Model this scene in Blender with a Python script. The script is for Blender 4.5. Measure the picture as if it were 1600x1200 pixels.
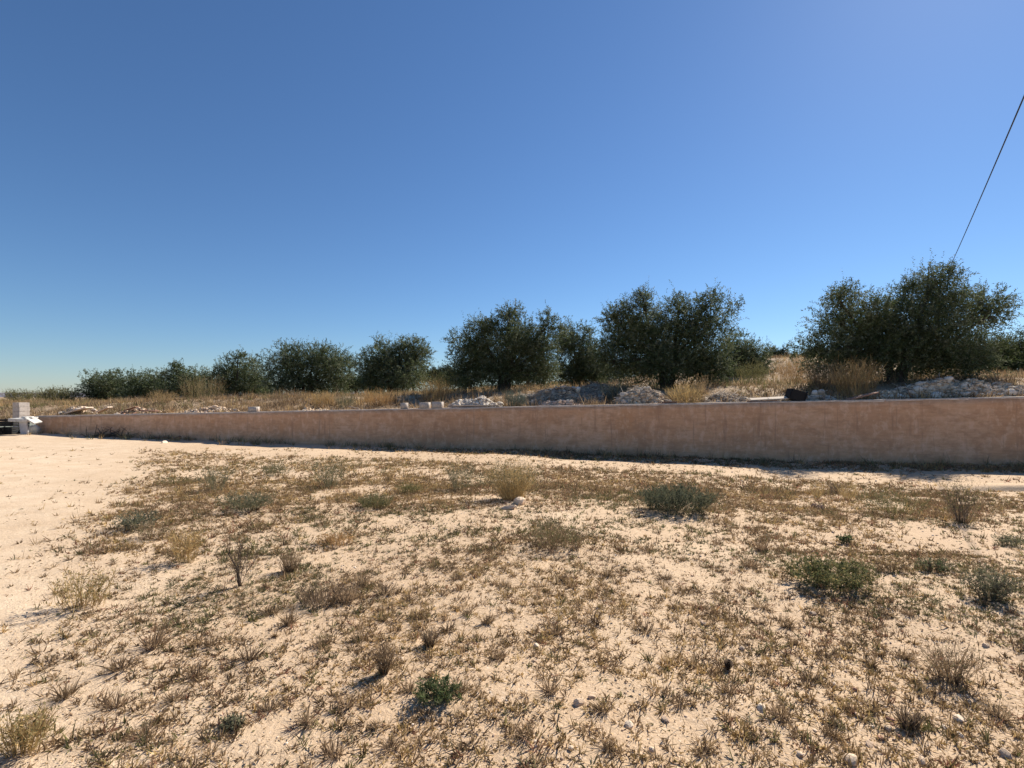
import bpy, math, random
import numpy as np
from mathutils import Vector, Matrix

for o in list(bpy.data.objects):
    bpy.data.objects.remove(o)
scn = bpy.context.scene
COL = scn.collection
R = math.radians

# ------------------------------------------------------------------ camera
EYE = 1.6
FPX = 770.0            # focal length in pixels of the 1600 px wide photograph
HOR = 620.0            # row of the horizon in the photograph
cam_d = bpy.data.cameras.new('camera')
cam = bpy.data.objects.new('camera', cam_d)
COL.objects.link(cam)
cam.location = (0, 0, EYE)
cam.rotation_euler = (R(90), 0, 0)
cam_d.sensor_width = 36
cam_d.lens = 36 * FPX / 1600
cam_d.shift_y = (HOR - 600) / 1600
cam_d.clip_start = 0.05
cam_d.clip_end = 20000
scn.camera = cam

# ------------------------------------------------------------------ sky and sun
SUN_AZ, SUN_EL = 44.0, 39.0      # degrees to the right of the view direction, above the horizon
w = bpy.data.worlds.new('World')
scn.world = w
w.use_nodes = True
nt = w.node_tree
nt.nodes.clear()
sky = nt.nodes.new('ShaderNodeTexSky')
sky.sky_type = 'NISHITA'
sky.sun_disc = False
sky.sun_elevation = R(SUN_EL)
sky.sun_rotation = R(SUN_AZ)
sky.altitude = 800
sky.air_density = 1.12
sky.dust_density = 0.2
sky.ozone_density = 8.0
bg = nt.nodes.new('ShaderNodeBackground')
bg.inputs['Strength'].default_value = 0.062
wo = nt.nodes.new('ShaderNodeOutputWorld')
hs = nt.nodes.new('ShaderNodeHueSaturation')      # deep dry-summer blue
hs.inputs['Saturation'].default_value = 1.03
nt.links.new(sky.outputs[0], hs.inputs['Color'])
nt.links.new(hs.outputs[0], bg.inputs[0])
nt.links.new(bg.outputs[0], wo.inputs[0])

sd = bpy.data.lights.new('sun', 'SUN')
sd.energy = 4.6
sd.angle = R(0.53)
sd.color = (1.0, 0.92, 0.80)
sun = bpy.data.objects.new('sun', sd)
COL.objects.link(sun)
sdir = Vector((math.sin(R(SUN_AZ)) * math.cos(R(SUN_EL)), math.cos(R(SUN_AZ)) * math.cos(R(SUN_EL)), math.sin(R(SUN_EL))))
sun.rotation_euler = sdir.to_track_quat('Z', 'Y').to_euler()
sun.location = sdir * 60

scn.view_settings.view_transform = 'Standard'
scn.view_settings.look = 'None'
scn.view_settings.exposure = 0.85
scn.view_settings.gamma = 1.0
scn.view_settings.use_curve_mapping = False
scn.render.engine = 'CYCLES'
scn.cycles.max_bounces = 6
scn.cycles.diffuse_bounces = 4
scn.cycles.transmission_bounces = 3
scn.cycles.transparent_max_bounces = 4

rng = np.random.default_rng(11)
random.seed(5)

# ------------------------------------------------------------------ helpers
def tag(o, label=None, cat=None, group=None, kind=None):
    if label: o['label'] = label
    if cat: o['category'] = cat
    if group: o['group'] = group
    if kind: o['kind'] = kind
    return o

def empty(name, loc, rz=0.0):
    o = bpy.data.objects.new(name, None)
    COL.objects.link(o)
    o.empty_display_size = 0.2
    o.location = loc
    o.rotation_euler = (0, 0, rz)
    return o

def link(name, me, parent=None, loc=None):
    o = bpy.data.objects.new(name, me)
    COL.objects.link(o)
    if parent is not None:
        o.parent = parent
    if loc is not None:
        o.location = loc
    return o

def mesh_np(name, verts, faces, mat, col=None, smooth=False):
    """verts (n,3); faces (m,k), all faces with the same number of corners; col (n,3) own colour per vertex"""
    verts = np.ascontiguousarray(verts, dtype=np.float32)
    faces = np.ascontiguousarray(faces, dtype=np.int32)
    me = bpy.data.meshes.new(name)
    n, (m, k) = len(verts), faces.shape
    me.vertices.add(n)
    me.vertices.foreach_set('co', verts.ravel())
    me.loops.add(m * k)
    me.loops.foreach_set('vertex_index', faces.ravel())
    me.polygons.add(m)
    me.polygons.foreach_set('loop_start', np.arange(0, m * k, k, dtype=np.int32))
    if smooth:
        me.polygons.foreach_set('use_smooth', np.ones(m, dtype=bool))
    if col is not None:
        a = me.attributes.new('tint', 'FLOAT_COLOR', 'POINT')
        c4 = np.ones((n, 4), dtype=np.float32)
        c4[:, :3] = col
        a.data.foreach_set('color', c4.ravel())
    me.update(calc_edges=True)
    me.materials.append(mat)
    return me

class Geo:
    """collects quads with their own colour"""
    def __init__(s):
        s.v, s.f, s.c, s.n = [], [], [], 0
    def add(s, v, f, c):
        s.v.append(v); s.f.append(f + s.n); s.c.append(c); s.n += len(v)
    def ribbons(s, P, wid, side, col, taper=0.25):
        # P (n,k,3), wid (n,), side (n,3), col (n,3)
        n, k, _ = P.shape
        if n == 0: return
        t = np.linspace(1, taper, k)[None, :, None]
        off = side[:, None, :] * (wid[:, None, None] * 0.5) * t
        V = np.stack([P - off, P + off], axis=2).reshape(n * k * 2, 3)
        b = (np.arange(n) * k * 2)[:, None] + (np.arange(k - 1) * 2)[None, :]
        F = np.stack([b, b + 1, b + 3, b + 2], axis=-1).reshape(-1, 4)
        s.add(V, F, np.repeat(col, k * 2, axis=0))
    def leaves(s, pos, d, nrm, ln, wd, col):
        n = len(pos)
        if n == 0: return
        sd_ = np.cross(d, nrm)
        sd_ /= (np.linalg.norm(sd_, axis=1, keepdims=True) + 1e-9)
        mid = pos + d * (ln * 0.45)[:, None]
        V = np.stack([pos, mid + sd_ * (wd * .5)[:, None], pos + d * ln[:, None], mid - sd_ * (wd * .5)[:, None]], axis=1).reshape(-1, 3)
        F = np.arange(n * 4).reshape(n, 4)
        s.add(V, F, np.repeat(col, 4, axis=0))
    def leaves3(s, pos, d, nrm, ln, wd, col):
        n = len(pos)
        sd_ = norm(np.cross(d, nrm)) * (wd * .5)[:, None]
        b = pos + d * (ln * .1)[:, None]
        V = np.stack([b + sd_, pos + d * ln[:, None], b - sd_], axis=1).reshape(-1, 3)
        s.add(V, np.arange(n * 3).reshape(n, 3), np.repeat(col, 3, axis=0))
    def blades3(s, P, wid, side, col):
        # P (n,k,3): two or three points; pointed blades made of triangles only
        n, k, _ = P.shape
        off = side * (wid * .5)[:, None]
        if k == 2:
            V = np.stack([P[:, 0] - off, P[:, 0] + off, P[:, 1]], 1).reshape(-1, 3)
            s.add(V, np.arange(n * 3).reshape(n, 3), np.repeat(col, 3, axis=0))
        else:
            o2 = off * .8
            V = np.stack([P[:, 0] - off, P[:, 0] + off, P[:, 1] - o2, P[:, 1] + o2, P[:, 2]], 1).reshape(-1, 3)
            b = (np.arange(n) * 5)[:, None, None]
            F = (b + np.array([[0, 1, 3], [0, 3, 2], [2, 3, 4]])[None]).reshape(-1, 3)
            s.add(V, F, np.repeat(col, 5, axis=0))
    def tube(s, pts, rad, sides=7, col=(.1, .09, .08), wob=0.0):
        pts = np.asarray(pts, float); k = len(pts)
        rad = np.asarray(rad, float)
        tan = np.gradient(pts, axis=0)
        tan /= np.linalg.norm(tan, axis=1, keepdims=True) + 1e-9
        ref = np.array([0.31, 0.9, 0.13])
        a = np.cross(tan, ref); a /= np.linalg.norm(a, axis=1, keepdims=True) + 1e-9
        b = np.cross(tan, a)
        th = np.linspace(0, 2 * np.pi, sides, endpoint=False)
        rr = rad[:, None] * (1 + wob * rng.normal(size=(k, sides)))
        V = pts[:, None, :] + rr[..., None] * (np.cos(th)[None, :, None] * a[:, None, :] + np.sin(th)[None, :, None] * b[:, None, :])
        V = V.reshape(-1, 3)
        i = np.arange(k - 1)[:, None] * sides; j = np.arange(sides)[None, :]
        F = np.stack([i + j, i + (j + 1) % sides, i + sides + (j + 1) % sides, i + sides + j], axis=-1).reshape(-1, 4)
        s.add(V, F, np.tile(np.array(col, float), (len(V), 1)))
    def box(s, c, size, rot=None, col=(.5, .5, .5), jit=0.0):
        x, y, z = [q / 2 for q in size]
        V = np.array([[-x, -y, -z], [x, -y, -z], [x, y, -z], [-x, y, -z], [-x, -y, z], [x, -y, z], [x, y, z], [-x, y, z]])
        V = V + rng.normal(size=V.shape) * jit
        if rot is not None: V = V @ np.array(rot).T
        F = np.array([[0, 3, 2, 1], [4, 5, 6, 7], [0, 1, 5, 4], [1, 2, 6, 5], [2, 3, 7, 6], [3, 0, 4, 7]])
        s.add(V + np.array(c), F, np.tile(np.array(col, float), (8, 1)))
    def mesh(s, name, mat, origin=(0, 0, 0), smooth=False):
        v = np.concatenate(s.v) - np.array(origin)
        return mesh_np(name, v, np.concatenate(s.f), mat, np.concatenate(s.c), smooth)

def norm(a):
    return a / (np.linalg.norm(a, axis=-1, keepdims=True) + 1e-9)

def rnd_dirs(n, g=rng):
    return norm(g.normal(size=(n, 3)))

def hash2(i, j, seed):
    h = np.sin(i * 127.1 + j * 311.7 + seed * 74.7) * 43758.5453
    return h - np.floor(h)

def vnoise(x, y, seed=0):
    x = np.asarray(x, float); y = np.asarray(y, float)
    i, j = np.floor(x), np.floor(y)
    fx, fy = x - i, y - j
    fx = fx * fx * (3 - 2 * fx); fy = fy * fy * (3 - 2 * fy)
    a = hash2(i, j, seed); b = hash2(i + 1, j, seed); c = hash2(i, j + 1, seed); d = hash2(i + 1, j + 1, seed)
    return (a * (1 - fx) + b * fx) * (1 - fy) + (c * (1 - fx) + d * fx) * fy

def fbm(x, y, seed=0, octv=4):
    s, a, t = 0.0, 0.5, 0.0
    for o in range(octv):
        s = s + a * vnoise(x * 2 ** o, y * 2 ** o, seed + o * 3.1); t += a; a *= .5
    return s / t

def sstep(a, b, x):
    t = np.clip((x - a) / (b - a), 0, 1)
    return t * t * (3 - 2 * t)

# frame of the wall: u along it, v across it (away from the camera)
EU = np.array([0.9685, -0.2492]); EV = np.array([0.2492, 0.9685])
VW = 15.71; WT = 0.30; UL = -25.6; UR = 34.0
def uv(x, y): return x * EU[0] + y * EU[1], x * EV[0] + y * EV[1]
def xy(u, v): return u * EU[0] + v * EV[0], u * EU[1] + v * EV[1]

def wall_top(u):
    return np.maximum(0.76 + 0.0238 * (np.asarray(u, float) + 25.6), 0.45)

def yard_z(x, y):
    u, v = uv(np.asarray(x, float), np.asarray(y, float))
    dip = np.interp(u, [-40, -26, -14, -4, 4, 9.7, 20], [0, 0, -.12, -.14, -.27, -.18, -.1])
    z = dip * sstep(4.5, 12.5, v)
    z = z + 0.10 * (fbm(x * .35, y * .35, 1, 3) - .5)
    z = z + 0.035 * (fbm(x * 1.7, y * 1.7, 2, 3) - .5)
    z = z + 0.022 * (fbm(x * 7, y * 7, 3, 3) - .5) * sstep(-9, -4, x + .35 * y)
    return z

def terr_z(x, y):
    x = np.asarray(x, float); y = np.asarray(y, float)
    u, v = uv(x, y)
    d = np.maximum(v - VW, 0)
    z = wall_top(np.clip(u, -45, 14)) - 0.06
    z = z + 0.62 * sstep(0.3, 5.0, d)
    z = z + 1.0 * sstep(9, 30, d) * sstep(-34, -6, u) * (1 - .9 * sstep(60, 140, d))
    z = z + 1.6 * np.exp(-(((x - 21) / 9) ** 2 + ((y - 40) / 11) ** 2))
    z = z + 0.22 * (fbm(x * .5, y * .5, 8, 3) - .5) * sstep(.3, 2.5, d) + .07 * (fbm(x * 2.4, y * 2.4, 9, 3) - .5) * sstep(.2, .8, d)
    z = z - 0.35 * sstep(60, 260, np.hypot(x, y))
    # beyond the end of the wall the terrace runs down into the yard
    z = z * (1 - .62 * sstep(-25.8, -30, u) * (1 - sstep(2, 7, d)))
    return z

def at(px, py, Y):
    """point seen at photograph pixel (px, py) at distance Y along the view direction"""
    return np.array([(px - 800) / FPX * Y, Y, EYE - (py - HOR) / FPX * Y])

def on_yard(px, py):
    Y = FPX * EYE / (py - HOR)
    for _ in range(12):
        X = (px - 800) / FPX * Y
        Y = .5 * Y + .5 * FPX * (EYE - float(yard_z(X, Y))) / (py - HOR)
    X = (px - 800) / FPX * Y
    return np.array([X, Y, float(yard_z(X, Y))])

def on_terr(px, v):
    k = (px - 800) / FPX
    Y = v / (EV[0] * k + EV[1])
    return np.array([k * Y, Y, float(terr_z(k * Y, Y))])

# ------------------------------------------------------------------ materials
def new_mat(name):
    m = bpy.data.materials.new(name)
    m.use_nodes = True
    t = m.node_tree
    b = t.nodes['Principled BSDF']
    return m, t, b

def N(t, typ, **kw):
    n = t.nodes.new(typ)
    for k, v in kw.items():
        if k in n.inputs: n.inputs[k].default_value = v
        else: setattr(n, k, v)
    return n

def noise(t, coord, scale, detail=4, rough=.55, mapping=None, dist=0.0):
    n = N(t, 'ShaderNodeTexNoise', Scale=scale, Detail=detail, Roughness=rough, Distortion=dist)
    if mapping:
        mp = N(t, 'ShaderNodeMapping')
        mp.inputs['Scale'].default_value = mapping
        t.links.new(coord, mp.inputs[0]); coord = mp.outputs[0]
    t.links.new(coord, n.inputs['Vector'])
    return n.outputs['Fac']

def ramp(t, fac, stops):
    r = N(t, 'ShaderNodeValToRGB')
    e = r.color_ramp.elements
    while len(e) < len(stops): e.new(.5)
    for q, (p, c) in zip(e, stops):
        q.position = p
        q.color = (*c, 1) if len(c) == 3 else c
    t.links.new(fac, r.inputs[0])
    return r.outputs[0]

def mix(t, fac, a, b, mode='MIX'):
    m = N(t, 'ShaderNodeMix', data_type='RGBA', blend_type=mode)
    for sock, val in ((m.inputs[0], fac), (m.inputs[6], a), (m.inputs[7], b)):
        if hasattr(val, 'is_output'): t.links.new(val, sock)
        elif isinstance(val, (int, float)): sock.default_value = val
        else: sock.default_value = (*val, 1)
    return m.outputs[2]

def bump(t, b, h, strength, dist):
    n = N(t, 'ShaderNodeBump', Strength=strength, Distance=dist)
    t.links.new(h, n.inputs['Height'])
    t.links.new(n.outputs[0], b.inputs['Normal'])

def g3(v): return (v, v, v)

def mat_soil():
    m, t, b = new_mat('sandy_soil')
    co = N(t, 'ShaderNodeNewGeometry').outputs['Position']
    big = noise(t, co, .22, 4, .6)
    trod = ramp(t, big, [(.3, (.57, .43, .29)), (.5, (.63, .49, .345)), (.7, (.70, .57, .42))])     # trodden pale yard
    wild = ramp(t, big, [(.3, (.49, .345, .22)), (.5, (.565, .415, .27)), (.7, (.64, .49, .34))])  # weedy, ochre earth
    dp = N(t, 'ShaderNodeVectorMath', operation='DOT_PRODUCT')
    t.links.new(co, dp.inputs[0]); dp.inputs[1].default_value = (1, .68, 0)
    nb = N(t, 'ShaderNodeMath', operation='MULTIPLY_ADD'); nb.inputs[1].default_value = 3.0
    t.links.new(noise(t, co, .7, 5, .6), nb.inputs[0]); t.links.new(dp.outputs['Value'], nb.inputs[2])
    mr = N(t, 'ShaderNodeMapRange'); mr.inputs[1].default_value = -.6; mr.inputs[2].default_value = 2.4
    t.links.new(nb.outputs[0], mr.inputs[0])
    base = mix(t, mr.outputs[0], trod, wild)
    med = noise(t, co, 2.2, 6, .65)
    c = mix(t, ramp(t, med, [(.35, g3(0)), (.62, g3(.65))]), base, (.50, .36, .235))
    fine = noise(t, co, 34, 4, .7)
    c = mix(t, ramp(t, fine, [(.56, g3(0)), (.72, g3(.55))]), c, (.33, .225, .145))
    pale = noise(t, co, 55, 2, .5)
    c = mix(t, ramp(t, pale, [(.60, g3(0)), (.70, g3(.6))]), c, (.78, .62, .47))
    t.links.new(c, b.inputs['Base Color'])
    b.inputs['Roughness'].default_value = .95
    b.inputs['Specular IOR Level'].default_value = .15
    h = N(t, 'ShaderNodeMath', operation='MULTIPLY_ADD')
    h.inputs[1].default_value = .5
    t.links.new(noise(t, co, 60, 4, .7), h.inputs[0]); t.links.new(noise(t, co, 13, 5, .65), h.inputs[2])
    bump(t, b, h.outputs[0], .8, .018)
    return m

def mat_terrace():
    m, t, b = new_mat('terrace_soil')
    co = N(t, 'ShaderNodeNewGeometry').outputs['Position']
    c = ramp(t, noise(t, co, .5, 5, .6), [(.35, (.24, .155, .085)), (.5, (.33, .225, .13)), (.66, (.44, .32, .20))])
    c = mix(t, ramp(t, noise(t, co, 9, 4, .7), [(.5, g3(0)), (.7, g3(.8))]), c, (.22, .15, .09))
    t.links.new(c, b.inputs['Base Color'])
    b.inputs['Roughness'].default_value = .95
    bump(t, b, noise(t, co, 7, 6, .7), .9, .05)
    return m

def mat_wall():
    m, t, b = new_mat('rendered_concrete')
    co = N(t, 'ShaderNodeTexCoord').outputs['Object']
    c = ramp(t, noise(t, co, .55, 5, .6, (1, 1, 1.6)), [(.30, (.57, .33, .195)), (.5, (.66, .395, .24)), (.68, (.72, .475, .315))])
    # horizontal float marks, vertical runs, rusty patches, chalky efflorescence
    c = mix(t, ramp(t, noise(t, co, 5, 6, .7, (.35, 1, 3.2)), [(.42, g3(0)), (.66, g3(.55))]), c, (.50, .285, .145))
    c = mix(t, ramp(t, noise(t, co, 3.2, 6, .72, (1.6, 1, .5), .6), [(.56, g3(0)), (.70, g3(.42))]), c, (.74, .50, .32))
    c = mix(t, ramp(t, noise(t, co, .9, 4, .6, (1, 1, .45)), [(.58, g3(0)), (.70, g3(.5))]), c, (.57, .30, .145))
    c = mix(t, ramp(t, noise(t, co, 3.6, 6, .72, (1.5, 1, .9), .5), [(.50, g3(0)), (.60, g3(.6))]), c, (.76, .52, .36))
    # thin runs left by rain
    c = mix(t, ramp(t, noise(t, co, 2.2, 5, .7, (3.2, 1, .22)), [(.56, g3(0)), (.66, g3(.55))]), c, (.34, .20, .13))
    c = mix(t, ramp(t, noise(t, co, 2.6, 6, .75, (.8, 1, 1.6), .3), [(.47, g3(0)), (.62, g3(.65))]), c, (.45, .26, .15))
    oi = N(t, 'ShaderNodeObjectInfo')
    c = mix(t, 1.0, c, ramp(t, oi.outputs['Random'], [(0, (.88, .87, .86)), (1, (1.06, 1.05, 1.05))]), 'MULTIPLY')
    t.links.new(c, b.inputs['Base Color'])
    b.inputs['Roughness'].default_value = .92
    b.inputs['Specular IOR Level'].default_value = .2
    bump(t, b, noise(t, co, 6, 8, .7, (.6, 1, 1.8)), .55, .02)
    return m

def mat_plain(name, cols, scale=8, rough=.85, bmp=.4, bd=.01, stretch=None):
    m, t, b = new_mat(name)
    co = N(t, 'ShaderNodeTexCoord').outputs['Object']
    f = noise(t, co, scale, 6, .65, stretch)
    st = [(.32 + .36 * i / max(1, len(cols) - 1), c) for i, c in enumerate(cols)]
    t.links.new(ramp(t, f, st), b.inputs['Base Color'])
    b.inputs['Roughness'].default_value = rough
    if bmp: bump(t, b, f, bmp, bd)
    return m

def mat_tint(name, rough=.8, trans=0.0, grain=0.0, spec=.2, vary=0.0):
    m, t, b = new_mat(name)
    a = N(t, 'ShaderNodeAttribute', attribute_name='tint')
    c = a.outputs['Color']
    if vary:
        g = N(t, 'ShaderNodeNewGeometry')
        v = ramp(t, g.outputs['Random Per Island'], [(0, g3(1 - vary)), (1, g3(1 + vary))])
        c = mix(t, 1.0, c, v, 'MULTIPLY')
    if grain:
        co = N(t, 'ShaderNodeTexCoord').outputs['Object']
        f = noise(t, co, grain, 5, .7)
        c = mix(t, 1.0, c, ramp(t, f, [(.3, g3(.62)), (.7, g3(1.25))]), 'MULTIPLY')
        bump(t, b, f, .5, .012)
    t.links.new(c, b.inputs['Base Color'])
    b.inputs['Roughness'].default_value = rough
    b.inputs['Specular IOR Level'].default_value = spec
    if trans:
        tr = N(t, 'ShaderNodeBsdfTranslucent'); t.links.new(c, tr.inputs[0])
        mx = N(t, 'ShaderNodeMixShader'); mx.inputs[0].default_value = trans
        t.links.new(b.outputs[0], mx.inputs[1]); t.links.new(tr.outputs[0], mx.inputs[2])
        t.links.new(mx.outputs[0], t.nodes['Material Output'].inputs[0])
    return m

M = {
    'soil': mat_soil(), 'terrace': mat_terrace(), 'wall': mat_wall(),
    'coping': mat_plain('pale_mortar', [(.46, .33, .24), (.60, .47, .36), (.70, .58, .46)], 6),
    'block': mat_plain('concrete_block_grey', [(.36, .31, .27), (.46, .40, .35), (.54, .48, .42)], 14, .9, .5, .006),
    'leaf': mat_tint('olive_leaf', .75, .30, 0, .12, .35),
    'weed': mat_tint('weed', .9, .36, 0, .08, .3),
    'bark': mat_tint('olive_bark', .9, 0, 9, .1),
    'rock': mat_tint('rock', .92, 0, 16, .15, .18),
    'wood': mat_plain('weathered_board', [(.16, .11, .075), (.30, .22, .16), (.42, .33, .25)], 5, .85, .4, .006, (.3, 6, 6)),
    'redwood': mat_plain('reddish_board', [(.17, .085, .055), (.27, .14, .09), (.36, .2, .13)], 5, .85, .4, .006, (.3, 6, 6)),
    'paleboard': mat_plain('sun_bleached_board', [(.42, .34, .26), (.56, .46, .36), (.66, .56, .45)], 5, .85, .3, .005, (.3, 6, 6)),
    'black': mat_plain('black_plastic', [(.002, .002, .0025), (.004, .004, .005), (.010, .010, .009)], 9, .8, .1),
    'white': mat_plain('dusty_white_foam', [(.34, .33, .30), (.52, .50, .46), (.66, .64, .60)], 5, .8, .3),
    'grey': mat_plain('grey_panel', [(.33, .33, .34), (.45, .44, .45), (.53, .52, .52)], 3, .7, .1),
    'cable': mat_plain('cable_sheath', [(.012, .012, .014), (.02, .02, .022), (.03, .03, .03)], 30, .6, 0),
    'hill': mat_plain('haze_tinted_hill', [(.10, .095, .12), (.13, .12, .15), (.17, .155, .17)], .01, 1, 0),  # grey-violet stands in for distance haze, painted into the hill colour
}

# ------------------------------------------------------------------ setting: yard, terrace, hills
def axis(c, lo, hi, s0, g):
    a = [c]
    while a[-1] < hi: a.append(a[-1] + s0 + g * abs(a[-1] - c))
    a[-1] = hi
    b = [c]
    while b[-1] > lo: b.append(b[-1] - s0 - g * abs(b[-1] - c))
    b[-1] = lo
    return np.array(b[::-1] + a[1:])

def sheet(name, us, vs, fz, mat, drop=None):
    U, V = np.meshgrid(us, vs)
    X, Y = xy(U, V)
    Z = fz(X, Y)
    v = np.stack([X, Y, Z], -1).reshape(-1, 3)
    nu, nv = len(us), len(vs)
    i = (np.arange(nv - 1) * nu)[:, None] + np.arange(nu - 1)[None, :]
    f = np.stack([i, i + 1, i + nu + 1, i + nu], -1).reshape(-1, 4)
    o = link(name, mesh_np(name, v, f, mat, smooth=True))
    return tag(o, kind='structure')

o = sheet('ground', axis(0, -400, 400, .06, .022), axis(2.0, -60, VW + .1, .06, .022), yard_z, M['soil'])
o = sheet('terrace', axis(0, -5000, 5000, .18, .042), axis(VW + .2, VW + .12, 6000, .12, .042), terr_z, M['terrace'])

def earth_bank():
    us = np.linspace(4.6, 26, 150)
    c = 11.75 + .10 * (us - 8) + .08 * np.sin(us * 1.3)
    hgt = .17 * sstep(4.6, 9.0, us) * (.7 + .6 * fbm(us * 1.4, us * 0, 41, 3))
    prof = [(-.30, -.05), (-.17, .0), (-.09, .45), (-.02, .92), (.08, 1.0), (.35, .8), (.8, .3), (1.3, -.3)]
    rows = []
    for dv, k in prof:
        x, y = xy(us, c + dv + .05 * (fbm(us * 4, us * 0 + dv * 3, 42, 2) - .5))
        rows.append(np.stack([x, y, yard_z(x, y) + hgt * k - (.03 if k <= 0 else 0)], -1))
    v = np.concatenate(rows); n = len(us)
    i = (np.arange(len(prof) - 1) * n)[:, None] + np.arange(n - 1)[None, :]
    f = np.stack([i, i + 1, i + n + 1, i + n], -1).reshape(-1, 4)
    tag(link('earth_bank', mesh_np('earth_bank', v, f, M['soil'], smooth=True)), kind='structure')
earth_bank()

def hills():
    n = 120
    th = np.linspace(R(-62), R(62), n)     # bearing from the view direction
    rows = []
    for r, hs in ((2300, 0), (2700, 1), (3400, .2)):
        h = -4 + hs * (16 + 15 * fbm(th * 4.5 + 30, th * 0, 4, 4))
        rows.append(np.stack([np.sin(th) * r, np.cos(th) * r, h], -1))
    v = np.concatenate(rows)
    i = (np.arange(2) * n)[:, None] + np.arange(n - 1)[None, :]
    f = np.stack([i, i + 1, i + n + 1, i + n], -1).reshape(-1, 4)
    tag(link('hills', mesh_np('hills', v, f, M['hill'], smooth=True)), kind='structure')
hills()

# ------------------------------------------------------------------ the retaining wall
def wall():
    x0, y0 = xy(UL, VW)
    ang = math.atan2(EU[1], EU[0])
    root = empty('retaining_wall', (x0, y0, 0), ang)
    tag(root, 'long brown rendered retaining wall between sandy yard and olive terrace', 'wall')
    seams = [0, 5.05, 14.2, 23.6, 33.0, 42.4, UR - UL]
    for k in range(len(seams) - 1):
        a, b_ = seams[k], seams[k + 1]
        xs = np.linspace(a, b_, int((b_ - a) / .14) + 2)
        zs = np.linspace(0, 1, 14)
        top = wall_top(xs + UL) - .03
        bot = -.6
        X, T = np.meshgrid(xs, zs)
        Z = bot + (top[None, :] - bot) * T
        Yf = -.012 * (fbm(X * .9, Z * 1.4, 21, 3) - .5) * 2 - .006 * (fbm(X * 5, Z * 7, 22, 2) - .5) * 2
        nx, nz = len(xs), len(zs)
        front = np.stack([X, Yf, Z], -1).reshape(-1, 3)
        back = np.stack([X, np.full_like(X, WT), Z], -1).reshape(-1, 3)
        v = np.concatenate([front, back]); nb = nx * nz
        i = (np.arange(nz - 1) * nx)[:, None] + np.arange(nx - 1)[None, :]
        ff = np.stack([i, i + 1, i + nx + 1, i + nx], -1).reshape(-1, 4)
        fb = ff[:, ::-1] + nb
        tr = (nz - 1) * nx + np.arange(nx - 1)
        ft = np.stack([tr, tr + 1, tr + 1 + nb, tr + nb], -1)
        l = np.arange(nz - 1) * nx
        fl = np.stack([l, l + nx, l + nx + nb, l + nb], -1)
        r_ = l + nx - 1
        fr = np.stack([r_, r_ + nb, r_ + nx + nb, r_ + nx], -1)
        link('wall_section', mesh_np('wall_section', v, np.concatenate([ff, fb, ft] + ([fl] if k == 0 else []) + ([fr] if k == len(seams) - 2 else [])), M['wall']), root)
    # mortar screed on the crest
    n = 420
    xs = np.linspace(.01, UR - UL - .01, n)
    top = wall_top(xs + UL)
    e = .010 * (fbm(xs * 3, xs * 0, 31, 3) - .5)
    prof = [(-.004 + e * .6, top - .031 - .05 * fbm(xs * 1.5, xs * 0 + 4, 33, 4) ** 2), (-.006 + e, top + e), (.15 + e, top + .008 + e * .5), (WT + .004 - e, top + e * .7), (WT + .004, top - .05)]
    v = np.stack([np.stack([xs, np.broadcast_to(p[0], xs.shape), p[1]], -1) for p in prof], 1).reshape(-1, 3)
    k = len(prof)
    i = (np.arange(n - 1) * k)[:, None] + np.arange(k - 1)[None, :]
    f = np.stack([i, i + k, i + k + 1, i + 1], -1).reshape(-1, 4)
    link('coping', mesh_np('coping', v, f, M['coping']), root)
    return root
wall()

# ------------------------------------------------------------------ olive trees
def pick(cols, n, g=rng):
    c = np.array(cols, float)
    w_ = g.random((n, 1))
    return c[g.integers(0, len(c), n)] * (1 - w_ * .5) + c[g.integers(0, len(c), n)] * w_ * .5

OLIVE = [(.068, .092, .036), (.095, .120, .052), (.135, .155, .082), (.052, .070, .028), (.20, .215, .14)]
GREENISH = [(.065, .085, .030), (.085, .10, .036), (.05, .065, .025), (.12, .13, .055)]
PINE = [(.030, .045, .022), (.04, .055, .028), (.05, .06, .03)]

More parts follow.
